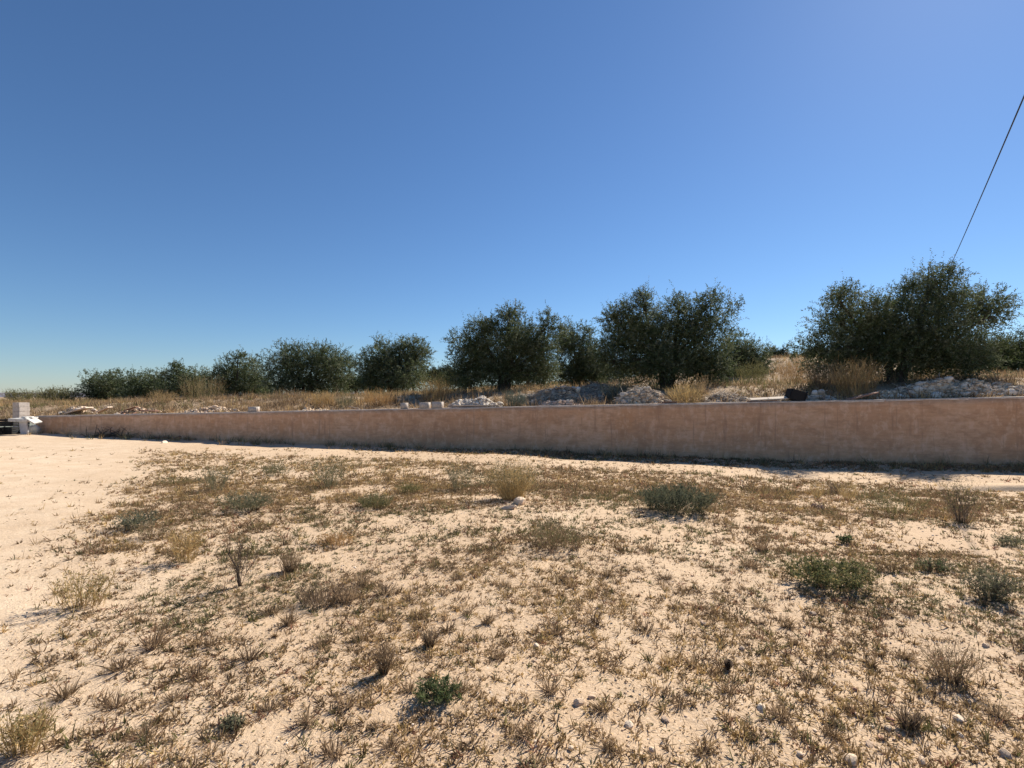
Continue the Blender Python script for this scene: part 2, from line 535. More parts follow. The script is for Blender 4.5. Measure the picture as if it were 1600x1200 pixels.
def tree(label, px, base_py, Y, lobes, leaves, cols=OLIVE, stems=3, leaf=1.0, group=None, name='olive_tree', depth=.85, base_z=None):
    """lobes: (px, py, rx, ry) of the foliage masses; each is a rounded volume with its own depth"""
    ppm = FPX / Y
    X = (px - 800) / ppm
    bz = float(terr_z(X, Y)) if base_z is None else base_z
    root = empty(name, (X, Y, bz - .05))
    tag(root, label, 'tree', group)
    O = np.array([X, Y, bz - .05])
    g = np.random.default_rng(int(px * 7 + Y * 13))
    L = []
    for (lx, ly, rx, ry) in lobes:
        rx, ry = rx * (1.02 + .18 * (Y > 30)), ry * 1.02
        r3 = np.array([rx / ppm, max(.55, depth * (rx + ry) * .5 / ppm), ry / ppm])
        c = at(lx, ly + .035 * (base_py - ly) + 2, Y + g.uniform(-.5, .5) * r3[1])
        L.append((c, r3))
    # loose sprays standing out of the crown
    for c, r3 in list(L):
        for q in range(3):
            d = rnd_dirs(1, g)[0]; d[2] = abs(d[2]) * .9 + .1; d = norm(d)
            L.append((c + d * r3 * g.uniform(.85, 1.12), np.array([1, 1, 1.25]) * g.uniform(.16, .34) * (1 + .012 * (Y - 17))))
    # low skirts of foliage hanging almost to the ground
    x0 = min(l[0] - l[2] for l in lobes); x1 = max(l[0] + l[2] for l in lobes)
    top = min(l[1] - l[3] for l in lobes)
    nlo = max(3, int((x1 - x0) / (.34 * (base_py - top))))
    for q in range(nlo):
        fx = (q + .5 + g.uniform(-.2, .2)) / nlo
        ry = (base_py - top) * g.uniform(.17, .24) * (1 - .35 * abs(2 * fx - 1))
        rx = (x1 - x0) / nlo * .62
        c = at(x0 + (x1 - x0) * (.08 + .84 * fx), base_py - ry * g.uniform(.85, 1.2), Y + g.uniform(-.2, .9))
        L.append((c, np.array([rx / ppm, max(.5, .8 * rx / ppm), ry / ppm])))
    # masses behind and before the middle that round the crown off
    big = sorted(L, key=lambda q: -q[1].prod())[:4]
    for c, r3 in big:
        L.append((c + np.array([g.uniform(-.3, .3) * r3[0], r3[1] * 1.0, -.12 * r3[2]]), r3 * .8))
        L.append((c + np.array([g.uniform(-.3, .3) * r3[0], -r3[1] * .7, -.25 * r3[2]]), r3 * .66))
    # wood
    bark = (.075, .062, .05)
    tr = Geo()
    hz = max(.35, (np.mean([c[2] for c, _ in L]) - bz) * .45)
    forks = []
    for s in range(stems):
        a = (s + .5) / stems * 2 - 1
        spread = np.mean([r[0] for _, r in L]) * .75
        p0 = O + np.array([a * .22, g.uniform(-.1, .1), 0])
        p3 = O + np.array([a * spread + g.uniform(-.1, .1), g.uniform(-.4, .4), hz + g.uniform(-.1, .25)])
        p1 = p0 + np.array([a * .1, 0, hz * .35]); p2 = p0 * .4 + p3 * .6 + np.array([0, 0, hz * .12])
        r0 = .13 if stems > 1 else .17
        tr.tube([p0 - [0, 0, .15], p0, p1, p2, p3], np.array([1.5, 1.25, 1.0, .8, .62]) * r0, 9, bark, .09)
        forks.append(p3)
    trunk = link('trunk', tr.mesh('trunk', M['bark'], O, True), root)
    for c, r3 in L[:len(lobes)]:
        f0 = min(forks, key=lambda q: np.linalg.norm(q - c))
        lg = Geo()
        m_ = (f0 + c) / 2 + g.normal(size=3) * .12
        lg.tube([f0 - [0, 0, .1], m_, c * .8 + m_ * .2, c], [.085, .06, .035, .012], 6, bark, .06)
        for q in range(4):
            e_ = c + g.normal(size=3) * r3 * .33 + [0, 0, .1 * r3[2]]
            lg.tube([m_ * .4 + c * .6, (c + e_) / 2 + g.normal(size=3) * .05, e_], [.035, .022, .008], 5, bark)
        link('limb', lg.mesh('limb', M['bark'], O, True), trunk)
    # foliage: twigs carrying narrow leaves
    K = 12
    vol = np.array([r.prod() ** .74 for _, r in L]); vol /= vol.sum()
    G = Geo()
    for (c, r3), fr in zip(L, vol):
        n = max(12, int(1.45 * leaves * fr / K))
        d = rnd_dirs(n, g)
        lump = .74 + .42 * vnoise(d[:, 0] * 2.6 + c[0] * 3, d[:, 2] * 2.6 + d[:, 1] * 2, 17)
        rad = g.random(n) ** .62 * lump
        b0 = c + d * rad[:, None] * r3
        td = norm(d * .8 + np.array([0, 0, .55]) + g.normal(size=(n, 3)) * .55)
        ln = g.uniform(.2, .5, n) * (1 + .25 * (leaf - 1))
        shoot = (g.random(n) < .10) & (d[:, 2] > .35) & (rad > .6)
        td[shoot] = norm(np.array([0, 0, 1.0]) + g.normal(size=(shoot.sum(), 3)) * .22)
        ln[shoot] *= 1.55
        tint = pick(cols, n, g)
        t = (np.arange(K) + .6) / K
        P = b0[:, None, :] + td[:, None, :] * (ln[:, None] * t[None, :])[..., None]
        P = P + np.array([0, 0, -1]) * ((t ** 2)[None, :] * ln[:, None] * .18 * (~shoot)[:, None])[..., None]
        P = P.reshape(-1, 3)
        D = np.repeat(td, K, 0)
        perp = norm(np.cross(D, rnd_dirs(n * K, g)))
        ld = norm(D * g.uniform(.2, .9, (n * K, 1)) + perp)
        nr = rnd_dirs(n * K, g)
        G.leaves3(P, ld, nr, g.uniform(.055, .095, n * K) * leaf, g.uniform(.022, .034, n * K) * leaf, np.repeat(tint, K, 0))
    link('crown', G.mesh('crown', M['leaf'], O), root)
    return root

# the row along the terrace, from the cable to the far end of the wall
tree('tallest wide olive tree on forked dark trunks, the cable crossing behind its top', 1402, 596, 17.2,
     [(1465, 462, 48, 48), (1440, 510, 62, 52), (1310, 498, 42, 50), (1365, 500, 52, 46), (1525, 490, 42, 46), (1280, 550, 34, 42), (1335, 552, 48, 40), (1480, 555, 60, 36), (1550, 480, 22, 22), (1310, 462, 20, 16), (1458, 432, 20, 18), (1400, 545, 55, 30)],
     96000, stems=3, leaf=1.1)
tree('dense broad olive tree with a small tuft rising from its crown, behind the yellow bush', 1042, 606, 20.5,
     [(1000, 512, 46, 46), (1068, 505, 46, 44), (1115, 500, 36, 42), (970, 535, 36, 46), (1040, 555, 66, 40), (1110, 560, 42, 40), (962, 492, 26, 18), (1004, 468, 15, 17), (1105, 466, 20, 14), (1062, 472, 18, 14), (950, 560, 22, 32)],
     80000, stems=3, leaf=1.2)
tree('rounded olive tree behind the white plaster rubble, a thin shoot above its crown', 788, 608, 23.5,
     [(748, 535, 38, 38), (800, 525, 40, 40), (845, 535, 32, 42), (730, 572, 30, 34), (790, 570, 50, 36), (797, 490, 11, 15), (856, 503, 12, 18), (840, 580, 34, 28), (752, 508, 22, 14)],
     64000, stems=3, leaf=1.3)
tree('lower olive tree tucked between the two broadest crowns', 902, 604, 28,
     [(892, 528, 28, 30), (918, 550, 26, 34), (900, 580, 36, 26), (935, 575, 18, 28)],
     30000, stems=2, leaf=1.5)
tree('compact flat topped olive tree behind the pair of concrete blocks', 616, 616, 33,
     [(600, 558, 32, 30), (640, 560, 28, 34), (618, 585, 46, 28), (575, 580, 22, 28), (655, 548, 16, 18), (625, 540, 30, 12)],
     42000, stems=2, leaf=1.6)
tree('wide ragged olive tree in the middle of the grove row', 480, 620, 36.5,
     [(445, 565, 32, 30), (490, 560, 36, 28), (525, 565, 28, 30), (470, 592, 50, 24), (520, 592, 32, 22), (455, 548, 16, 12), (505, 544, 18, 9)],
     42000, stems=3, leaf=1.7)
tree('uneven olive tree with a pointed top, beside the wide ragged one', 375, 622, 42,
     [(372, 578, 26, 26), (400, 588, 22, 28), (345, 590, 20, 26), (376, 604, 42, 18), (371, 558, 9, 9)],
     26000, stems=2, leaf=1.9)
tree('small olive tree with one upright tuft on its left shoulder', 295, 624, 48,
     [(276, 588, 16, 20), (305, 592, 24, 22), (290, 608, 36, 16), (275, 573, 7, 8)],
     20000, stems=2, leaf=2.1)
tree('low rounded olive tree in the far part of the grove row', 225, 626, 54,
     [(215, 594, 24, 20), (245, 596, 20, 20), (228, 610, 34, 14)],
     17000, stems=2, leaf=2.3)
tree('last olive tree of the grove row, above the pale slabs', 158, 628, 58,
     [(150, 596, 20, 20), (176, 598, 22, 18), (160, 612, 30, 14)],
     17000, stems=2, leaf=2.4)
# behind the row
tree('yellowish green olive tree standing behind the tallest one', 1568, 590, 30,
     [(1550, 545, 38, 30), (1592, 545, 36, 32), (1570, 568, 55, 20), (1625, 550, 30, 30)],
     34000, GREENISH, 2, 1.6)
tree('smaller olive tree leaning out behind the dense broad one', 1160, 604, 31,
     [(1150, 545, 24, 32), (1178, 560, 24, 30), (1165, 585, 34, 20)],
     26000, stems=2, leaf=1.6)
tree('dark pine far off on the dry slope', 1216, 575, 62,
     [(1216, 552, 15, 10), (1206, 558, 10, 9), (1228, 558, 10, 9)], 9000, PINE, 1, 2.4, name='pine_tree', base_z=None)
tree('far dark tree showing in the gap beside the compact flat topped olive', 688, 600, 62,
     [(688, 580, 18, 9), (672, 584, 14, 8), (705, 584, 14, 9), (690, 594, 26, 9)], 12000, PINE, 1, 2.6)
tree('green tree filling the low gap behind the wide ragged olive', 556, 612, 52,
     [(548, 598, 20, 10), (566, 596, 16, 11)], 9000, GREENISH, 1, 2.3)
tree('green tree low behind the dry slope beside the pine', 1200, 590, 48,
     [(1196, 574, 20, 12), (1178, 578, 16, 14)], 11000, GREENISH, 1, 2.2)

for (px, Y, py, w_) in ((735, 40, 572, 60), (826, 42, 566, 70), (950, 38, 566, 60), (1010, 44, 562, 70), (1090, 40, 560, 70), (1290, 38, 552, 70), (1362, 40, 548, 80), (1440, 42, 545, 80), (1510, 46, 556, 60),
                        (330, 68, 598, 50), (420, 64, 594, 60), (520, 60, 592, 60), (600, 56, 588, 60)):
    X = (px - 800) / FPX * Y
    by = HOR - (float(terr_z(X, Y)) - EYE) * FPX / Y
    h = by - py
    tree('back row olive tree showing only in gaps under and between front row crowns', px, by, Y,
         [(px - w_ * .25, py + h * .42, w_ * .33, h * .4), (px + w_ * .22, py + h * .4, w_ * .34, h * .4)], 4500, GREENISH + OLIVE, 1, 2.2, 'back row olive trees')

# ------------------------------------------------------------------ plants
DRY = [(.30, .21, .125), (.36, .26, .155), (.24, .165, .10), (.42, .31, .19)]
BROWN = [(.21, .145, .085), (.26, .18, .11), (.16, .11, .07), (.31, .225, .14)]
STRAW = [(.46, .33, .15), (.52, .39, .19), (.40, .27, .12), (.34, .25, .12)]
ORANGE = [(.42, .25, .11), (.36, .22, .10), (.48, .32, .15)]
GREYG = [(.145, .145, .085), (.185, .18, .11), (.11, .115, .065), (.23, .21, .14)]
GREEN = [(.085, .115, .045), (.11, .135, .06), (.07, .095, .04), (.15, .155, .08)]
OLIVEY = [(.15, .145, .06), (.19, .18, .08), (.12, .12, .05), (.24, .21, .10)]
DARKTW = [(.075, .058, .048), (.10, .08, .065), (.13, .10, .08)]
BLUEG = [(.10, .12, .095), (.13, .15, .12), (.08, .095, .075)]
REDD = [(.30, .16, .11), (.25, .13, .09)]

def plant_geo(g, rx, ry, h, ns, nl, ll, lw, cs, cl, up=.6, sw=.004, tw=3, base=.25, stiff=.5):
    base = min(.9, base * 1.35)
    """stems fanning from the root, side twigs, leaves; about the origin. returns (stems, foliage)"""
    S, F = Geo(), Geo()
    th = g.uniform(0, 2 * np.pi, ns); rr = np.sqrt(g.random(ns))
    ex = np.stack([np.cos(th) * rr * rx, np.sin(th) * rr * ry], -1)
    hh = h * (1 - up * .5 * rr ** 2) * g.uniform(.55, 1.05, ns)
    b = np.concatenate([ex * base * g.uniform(.5, 1, (ns, 1)), np.full((ns, 1), -.01)], 1)
    tip = np.concatenate([ex, hh[:, None]], 1) + g.normal(size=(ns, 3)) * [rx * .08, ry * .08, 0]
    k = 4
    t = np.linspace(0, 1, k)
    P = b[:, None, :] + (tip - b)[:, None, :] * t[None, :, None]
    P[..., 2] = b[:, None, 2] + (hh + .01)[:, None] * (t ** (1 - .45 * stiff))[None, :]
    P[:, 1:-1] += g.normal(size=(ns, k - 2, 3)) * h * .045
    side = norm(np.cross(tip - b, rnd_dirs(ns, g)))
    S.ribbons(P, np.full(ns, sw) * g.uniform(.7, 1.4, ns), side, pick(cs, ns, g), .45)
    allP = [P]
    if tw:
        i = np.repeat(np.arange(ns), tw); s = g.uniform(.25, .95, ns * tw)
        seg = np.minimum((s * (k - 1)).astype(int), k - 2); fr = s * (k - 1) - seg
        o = P[i, seg] * (1 - fr)[:, None] + P[i, seg + 1] * fr[:, None]
        d = norm(norm(tip - b)[i] * .7 + g.normal(size=(ns * tw, 3)) * .6 + [0, 0, .15])
        ln = h * g.uniform(.12, .34, ns * tw)
        Q = o[:, None, :] + d[:, None, :] * (ln[:, None] * np.linspace(0, 1, 3)[None, :])[..., None]
        Q[:, 2, 2] += ln * .1
        Q[..., 2] = np.maximum(Q[..., 2], .004)
        S.ribbons(Q, np.full(ns * tw, sw * .65), norm(np.cross(d, rnd_dirs(ns * tw, g))), pick(cs, ns * tw, g), .4)
        allP.append(Q)
    if nl:
        src = allP[-1]
        i = g.integers(0, len(src), nl); kk = src.shape[1]
        s = g.uniform(.15, 1, nl) * (kk - 1); seg = np.minimum(s.astype(int), kk - 2); fr = s - seg
        o = src[i, seg] * (1 - fr)[:, None] + src[i, seg + 1] * fr[:, None]
        d = norm(g.normal(size=(nl, 3)) + [0, 0, .45])
        F.leaves(o, d, rnd_dirs(nl, g), ll * g.uniform(.6, 1.3, nl), lw * g.uniform(.6, 1.3, nl), pick(cl, nl, g))
    return S, F

def plant(name, label, pos, wpx, hpx, ns, nl, ll, lw, cs, cl, cat='shrub', group=None, deep=.8, seed=0, yard=False, **kw):
    Y = pos[1]
    ppm = FPX / Y
    g = np.random.default_rng(int(abs(pos[0]) * 100 + Y * 37) + seed)
    rx = wpx / ppm / 2; h = hpx / ppm
    if yard:
        h = max(.62 * h, h - (1.0 if kw.get('up', .6) > .45 else .45) * rx * deep * EYE / Y)
        pos = pos + np.array([0, rx * deep * .7, 0])
        pos[2] = float(yard_z(pos[0], pos[1]))
    S, F = plant_geo(g, rx, rx * deep, h, ns, nl, ll, lw, cs, cl, **kw)
    if nl:
        root = empty(name, tuple(pos))
        link('stems', S.mesh('stems', M['weed']), root)
        link('foliage', F.mesh('foliage', M['weed']), root)
    else:
        root = link(name, S.mesh(name, M['weed']), None, tuple(pos))
    return tag(root, label, cat, group)

Yd = on_yard
# (name, label, px, py of root, width px, height px, stems, leaves, leaf length, leaf width, stem colours, leaf colours, extra)
YARD = [
 ('shrub', 'dense rounded grey green shrub on bare soil in front of the wall', 1070, 808, 132, 54, 380, 9500, .030, .010, GREYG, [(.075, .085, .05), (.10, .11, .07), (.13, .135, .09)], dict(base=.6)),
 ('shrub', 'loose green shrub with yellowing leaf tips on the stony soil', 1322, 930, 140, 66, 170, 3400, .030, .011, OLIVEY, GREEN + OLIVEY + OLIVEY + STRAW[:1], dict(base=.55)),
 ('broom_plant', 'tall broom-like clump of straw stems with green tips near the wall', 800, 784, 104, 70, 420, 2400, .034, .009, STRAW, GREYG, dict(base=.3, up=.4, tw=2)),
 ('shrub', 'low spreading grey green shrub at the edge of the bare pale ground', 372, 804, 96, 40, 150, 1700, .030, .010, GREYG, GREYG, dict(base=.4)),
 ('shrub', 'small grey green shrub out on the bare pale ground', 198, 830, 74, 36, 110, 1000, .028, .010, GREYG, GREYG + BLUEG, dict(base=.4)),
 ('weed', 'flat olive brown weed mat with a bushy end', 262, 763, 66, 20, 120, 900, .025, .009, BROWN, OLIVEY, dict(base=.7)),
 ('tall_weed', 'airy grey green weed beside the flat olive brown mat', 322, 770, 66, 42, 90, 900, .03, .008, GREYG, GREYG, dict(base=.4, up=.3)),
 ('tall_weed', 'airy green weed with thin upright stems in the weedy belt', 508, 764, 64, 48, 100, 1000, .028, .008, GREYG, GREYG + GREEN, dict(base=.4, up=.3)),
 ('tall_weed', 'thin upright green weed next to the broom-like clump', 716, 768, 54, 52, 80, 800, .028, .008, GREYG, GREYG, dict(base=.4, up=.3)),
 ('weed', 'soft low green weed patch in the dry middle of the yard', 580, 796, 66, 28, 170, 1200, .03, .008, OLIVEY, GREYG + OLIVEY, dict(base=.6)),
 ('weed', 'small yellow green cushion beside the soft green weed patch', 638, 772, 46, 20, 110, 700, .025, .008, OLIVEY, OLIVEY, dict(base=.6)),
 ('leafy_weed', 'bright green feathery weed in the dry foreground litter', 682, 1112, 96, 46, 60, 1100, .028, .007, OLIVEY, GREEN, dict(base=.4, up=.5, stiff=.2)),
 ('thorny_weed', 'dark upright twiggy weed with a pale green haze of fine leaves', 1518, 820, 60, 68, 90, 700, .028, .008, DARKTW, OLIVEY, dict(base=.25, up=.2)),
 ('leafy_weed', 'tiny dark green leafy plant alone on the bare stony strip', 1325, 851, 24, 17, 20, 160, .035, .02, GREEN, GREEN, dict(base=.3)),
 ('thistle', 'dried dark branching thistle with a single stout stalk', 366, 922, 54, 76, 14, 160, .022, .010, DARKTW, BROWN, dict(base=.06, up=.1, tw=6, sw=.006)),
 ('dry_bush', 'dry brown brush-shaped grass tuft below the orange straw', 446, 898, 44, 40, 150, 0, 0, 0, BROWN, BROWN, dict(base=.4, up=.3, tw=0)),
 ('straw_weed', 'yellow straw weed with sparse seed heads at the edge of the pale ground', 100, 962, 104, 66, 80, 700, .024, .008, STRAW, STRAW + OLIVEY, dict(base=.5, up=.2)),
 ('straw_weed', 'golden straw plant beside the dried thistle', 278, 884, 64, 56, 70, 600, .022, .009, STRAW, STRAW + ORANGE, dict(base=.4, up=.2)),
 ('straw_weed', 'orange straw tuft lying low above the brush-shaped grass', 518, 856, 66, 26, 120, 500, .025, .007, ORANGE, ORANGE, dict(base=.6)),
 ('weed', 'short dark green clump with grey stems right of the loose green shrub', 1474, 896, 56, 26, 90, 700, .026, .009, BROWN, GREYG + GREEN, dict(base=.5)),
 ('weed', 'brown weed with a few yellow leaves touching the loose green shrub', 1405, 896, 56, 28, 70, 420, .024, .009, BROWN, BROWN + STRAW, dict(base=.5)),
 ('shrub', 'grey green twiggy shrub casting a dark shadow at the edge of the stony strip', 1570, 946, 90, 66, 120, 900, .03, .009, DARKTW + GREYG, GREYG, dict(base=.3)),
 ('weed', 'small grey green tuft on the stony strip above the twiggy shrub', 1590, 856, 44, 22, 60, 420, .026, .009, GREYG, GREYG, dict(base=.5)),
 ('straw_weed', 'bright yellow straw fan beside the low earth bank', 1334, 782, 44, 32, 90, 120, .025, .007, STRAW, STRAW, dict(base=.3, up=.1, tw=1)),
 ('straw_weed', 'pale yellow straw weed next to the bright yellow fan', 1284, 778, 40, 28, 70, 160, .025, .007, STRAW, STRAW + ORANGE, dict(base=.3, up=.1, tw=1)),
 ('weed', 'dark twiggy weed between the two yellow straw plants', 1308, 772, 26, 22, 50, 160, .02, .007, DARKTW, BROWN, dict(base=.4)),
 ('purple_weed', 'little purplish grey weed on open soil below the yellow straw', 1281, 796, 24, 11, 40, 160, .022, .010, DARKTW, [(.15, .11, .14), (.12, .09, .11)], dict(base=.5)),
 ('weed', 'flat olive green weed just below the purplish one', 1298, 806, 30, 11, 40, 220, .024, .010, OLIVEY, OLIVEY + BROWN, dict(base=.5)),
 ('tall_weed', 'wide airy olive weed below the end of the earth bank', 1420, 808, 110, 44, 130, 1300, .024, .008, OLIVEY, OLIVEY + GREYG, dict(base=.7, up=.3)),
 ('dry_bush', 'dry reddish brown branching weed leaning over its own shadow', 597, 1060, 50, 56, 90, 200, .018, .006, BROWN, BROWN, dict(base=.2, up=.2)),
 ('dry_bush', 'spiky dry grass fan with dark base near the standing stalks', 671, 1014, 40, 32, 130, 0, 0, 0, BROWN + DARKTW, BROWN, dict(base=.25, up=.3, tw=0)),
 ('weed', 'broad olive yellow weed drift below the pale stones in the middle of the yard', 872, 866, 116, 40, 240, 1200, .022, .007, BROWN, OLIVEY, dict(base=.8, up=.2)),
 ('dry_bush', 'long dark brown dry grass clump across pale soil', 492, 952, 86, 36, 230, 0, 0, 0, BROWN + DARKTW, BROWN, dict(base=.75, up=.2, tw=1)),
 ('straw_weed', 'yellow green bushy weed growing out of the bottom corner of the pale soil', 6, 1196, 96, 80, 90, 700, .02, .006, STRAW, OLIVEY + STRAW, dict(base=.4, up=.2)),
 ('dry_bush', 'round spiky dry tuft on the stony slope among red brown stones', 1432, 1146, 50, 38, 170, 0, 0, 0, DARKTW + BROWN, BROWN, dict(base=.3, up=.4, tw=0)),
 ('dry_bush', 'tall loose twiggy dry weed over the stones', 1512, 1080, 110, 74, 90, 400, .016, .005, BROWN, BROWN + OLIVEY, dict(base=.3, up=.2)),
 ('shrub', 'soft green weed bush at the start of the weedy belt', 424, 746, 50, 26, 100, 700, .028, .009, GREYG, GREYG + GREEN, dict(base=.5)),
 ('weed', 'dark green clump half hidden among dry litter', 356, 1144, 40, 26, 60, 300, .024, .008, DARKTW, GREYG, dict(base=.5)),
 ('weed', 'brown and green leafy weed behind the golden straw plant', 226, 846, 70, 34, 90, 500, .022, .008, BROWN, BROWN + OLIVEY, dict(base=.5)),
 ('weed', 'dry weed with twisted grey branches near the bottom of the pale soil', 60, 1046, 60, 16, 30, 120, .03, .009, DARKTW, BROWN, dict(base=.4)),
]
for (nm, lb, px, py, wp, hp, ns, nl, ll, lw, cs, cl, kw) in YARD:
    plant(nm, lb, Yd(px, py), wp, hp, ns, nl, ll, lw, cs, cl, cat='weed' if 'weed' in nm else ('thistle' if nm == 'thistle' else 'bush'), yard=True, **kw)

# weeds growing on the terrace behind the wall
TERR = [
 ('yellow_bush', 'bright yellow dry bush behind the wall crest in front of the dense broad olive', 1072, 16.5, 70, 34, 260, 900, .03, .009, STRAW, STRAW, dict(base=.6)),
 ('dry_bush', 'pale dry stalky weed standing at the side of the yellow bush', 1100, 16.6, 30, 46, 24, 200, .04, .016, DRY, DRY, dict(base=.3, up=.1)),
 ('blue_green_weed', 'blue green feathery weed behind the wall crest by the white plaster rubble', 806, 16.4, 42, 30, 150, 1300, .03, .007, BLUEG, BLUEG, dict(base=.5)),
 ('blue_green_weed', 'blue green weed bush on the grey debris between two rubble heaps', 958, 17.6, 56, 34, 150, 1300, .03, .008, BLUEG + GREYG, BLUEG, dict(base=.5)),
 ('dry_bush', 'big sprawling orange dry bush at the foot of the tallest olive', 1335, 17.3, 84, 58, 300, 900, .03, .008, ORANGE + STRAW, ORANGE + DRY, dict(base=.5, up=.2)),
 ('dry_bush', 'brown dry bush beside the big sprawling orange one', 1285, 18.6, 60, 48, 200, 700, .03, .009, DRY, DRY + OLIVEY, dict(base=.5)),
 ('leafy_weed', 'yellow green leafy weed thicket in the gap beside the compact flat topped olive', 690, 22.5, 70, 40, 240, 2200, .05, .014, OLIVEY, OLIVEY + GREEN, dict(base=.7)),
 ('dry_bush', 'orange straw bush behind the pair of concrete blocks', 680, 18.5, 62, 34, 260, 900, .03, .009, ORANGE + STRAW, STRAW + ORANGE, dict(base=.7)),
 ('dry_bush', 'golden straw bush behind the wall crest between dark weeds', 505, 17.5, 40, 24, 200, 500, .03, .01, STRAW + ORANGE, STRAW, dict(base=.7)),
 ('dry_bush', 'reddish straw bush in front of the compact flat topped olive', 592, 17.6, 56, 26, 240, 700, .03, .01, ORANGE, ORANGE + STRAW, dict(base=.7)),
 ('weed', 'grey green weed between the golden and the reddish straw bushes', 540, 17.3, 38, 22, 130, 800, .03, .009, GREYG, GREYG, dict(base=.6)),
 ('dry_bush', 'dull brown weed bush under the wide ragged olive', 455, 18.5, 60, 26, 200, 900, .035, .01, BROWN, OLIVEY + BROWN, dict(base=.7)),
 ('dry_bush', 'pale dry thicket under the uneven olive with the pointed top', 318, 22.0, 70, 40, 200, 700, .05, .014, DRY + OLIVEY, DRY + OLIVEY, dict(base=.7, up=.2)),
 ('dry_bush', 'tan dry bush behind the brown board pieces', 255, 19.5, 46, 22, 150, 500, .04, .012, STRAW + DRY, STRAW, dict(base=.7)),
 ('dry_bush', 'brown dry growth on the slope between the pine and the tallest olive', 1240, 22.5, 60, 48, 240, 900, .04, .012, DRY + ORANGE, DRY + ORANGE, dict(base=.7)),
 ('leafy_weed', 'olive green thicket under the smaller leaning olive', 1175, 21.5, 60, 40, 180, 1500, .05, .014, OLIVEY, GREYG + OLIVEY, dict(base=.7)),
]
for (nm, lb, px, v, wp, hp, ns, nl, ll, lw, cs, cl, kw) in TERR:
    plant(nm, lb, on_terr(px, v), wp, hp, ns, nl, ll, lw, cs, cl, cat='weed' if 'weed' in nm else 'bush', sw=.008, **kw)

# pale scrub on the skyline beyond the end of the wall
for (px, Y, wp, hp, lb) in ((30, 62, 44, 20, 'low pale green scrub bush on the skyline directly above the block pillar'),
                            (58, 66, 40, 18, 'thin pale green scrub bush on the skyline beside the block pillar'),
                            (84, 58, 36, 24, 'pale green scrub bush with one dark sprig on the skyline'),
                            (108, 56, 40, 24, 'broad pale green scrub bush next to the last olive tree')):
    X = (px - 800) / FPX * Y
    plant('scrub_bush', lb, np.array([X, Y, float(terr_z(X, Y))]), wp, hp, 120, 1500, .16, .05, OLIVEY, OLIVEY + GREYG, sw=.03, base=.6, cat='bush')

# ------------------------------------------------------------------ ground cover
def tufts(pos, size, nb, cols, k=3, wd=.0035, g=rng, stalk=0.0, flat=.0):
    """many small tufts at once: pos (n,3), size (n,), nb blades each, cols (n,3)"""
    n = len(pos); G = Geo()
    i = np.repeat(np.arange(n), nb); m = n * nb
    th = g.uniform(0, 2 * np.pi, m)
    lean = np.clip(g.normal(.75 + flat, .38, m), .03, 1.5)
    ln = size[i] * g.uniform(.45, 1.1, m)
    d0 = np.stack([np.cos(th) * np.sin(lean), np.sin(th) * np.sin(lean), np.cos(lean)], -1)
    b = pos[i] + np.stack([np.cos(th), np.sin(th), 0 * th], -1) * (size[i] * g.uniform(0, .42, m))[:, None]
    b[:, 2] -= .004
    t = np.linspace(0, 1, k)
    P = b[:, None, :] + d0[:, None, :] * (ln[:, None] * t[None, :])[..., None]
    curl = g.normal(0, .22, (m, 3)) * ln[:, None]
    P = P + curl[:, None, :] * (t ** 2)[None, :, None]
    P[:, 1:, 2] = np.maximum(P[:, 1:, 2], pos[i][:, None, 2] + .004)
    side = norm(np.cross(d0, rnd_dirs(m, g)))
    c = cols[i] * g.uniform(.7, 1.3, (m, 1))
    G.blades3(P, wd * g.uniform(.7, 1.9, m), side, c)
    return G

def cover(x, y):
    """how much of the soil the dry weeds take, 0 to 1"""
    bare = sstep(-.7, .9, (x + .75 + .67 * y) + 1.3 * (fbm(x * .6, y * .6, 51, 3) - .5))   # the pale open yard on the left
    f = fbm(x * .55, y * .55, 52, 4)
    p = sstep(.34, .55, f) * .64 + .36
    p = p * (.30 + .85 * sstep(.36, .58, fbm(x * 2.6, y * 2.6, 53, 3)))
    u, v = uv(x, y)
    path = 1 - .9 * sstep(12.0, 12.5, v + .4 * (fbm(x, y, 54, 2) - .5)) * (1 - sstep(13.9, 14.4, v))   # trodden strip along the shade
    stony = 1 - .62 * np.exp(-((y - 6.0 - .25 * (fbm(x, y, 57, 2) - .5)) / .8) ** 2) * sstep(2.4, 3.8, x)
    p = p * (1 + sstep(7.0, 9.5, y) * (.45 * sstep(-5, 1, x) - .42 * sstep(-1, -6, x)))
    return np.clip(p * (.02 + .98 * bare) * path * stony, 0, 1)

def scatter(n, y0, y1, mask=True, g=rng, power=1.0):
    y = y0 + (y1 - y0) * g.random(n) ** power
    half = 1.12 * y + 1.2
    y = y[g.random(n) < half / half.max()]
    x = g.uniform(-1, 1, len(y)) * (1.12 * y + 1.2)
    u, v = uv(x, y)
    ok = v < VW - .05
    if mask: ok &= g.random(len(y)) < cover(x, y)
    x, y = x[ok], y[ok]
    return np.stack([x, y, yard_z(x, y)], -1)

ALLDRY = np.array([c for c in BROWN for _ in range(4)] + [c for c in DRY for _ in range(3)] + [c for c in OLIVEY] + GREYG[:2] + [STRAW[3], STRAW[2]] + REDD)
def colmix(p, g=rng):
    n = len(p)
    c = ALLDRY[g.integers(0, len(ALLDRY), n)].copy()
    z = fbm(p[:, 0] * .5, p[:, 1] * .5, 61, 3)
    gr = (z > .63) & (g.random(n) < .45); c[gr] = pick(GREYG + OLIVEY, gr.sum(), g)
    st = ((z < .36) | ((p[:, 1] > 7.5) & (p[:, 0] < -1))) & (g.random(n) < .5); c[st] = pick(STRAW + DRY, st.sum(), g)
    return c * g.uniform(.66, 1.12, (n, 1)) * np.array([1.06, 1.03, .96])

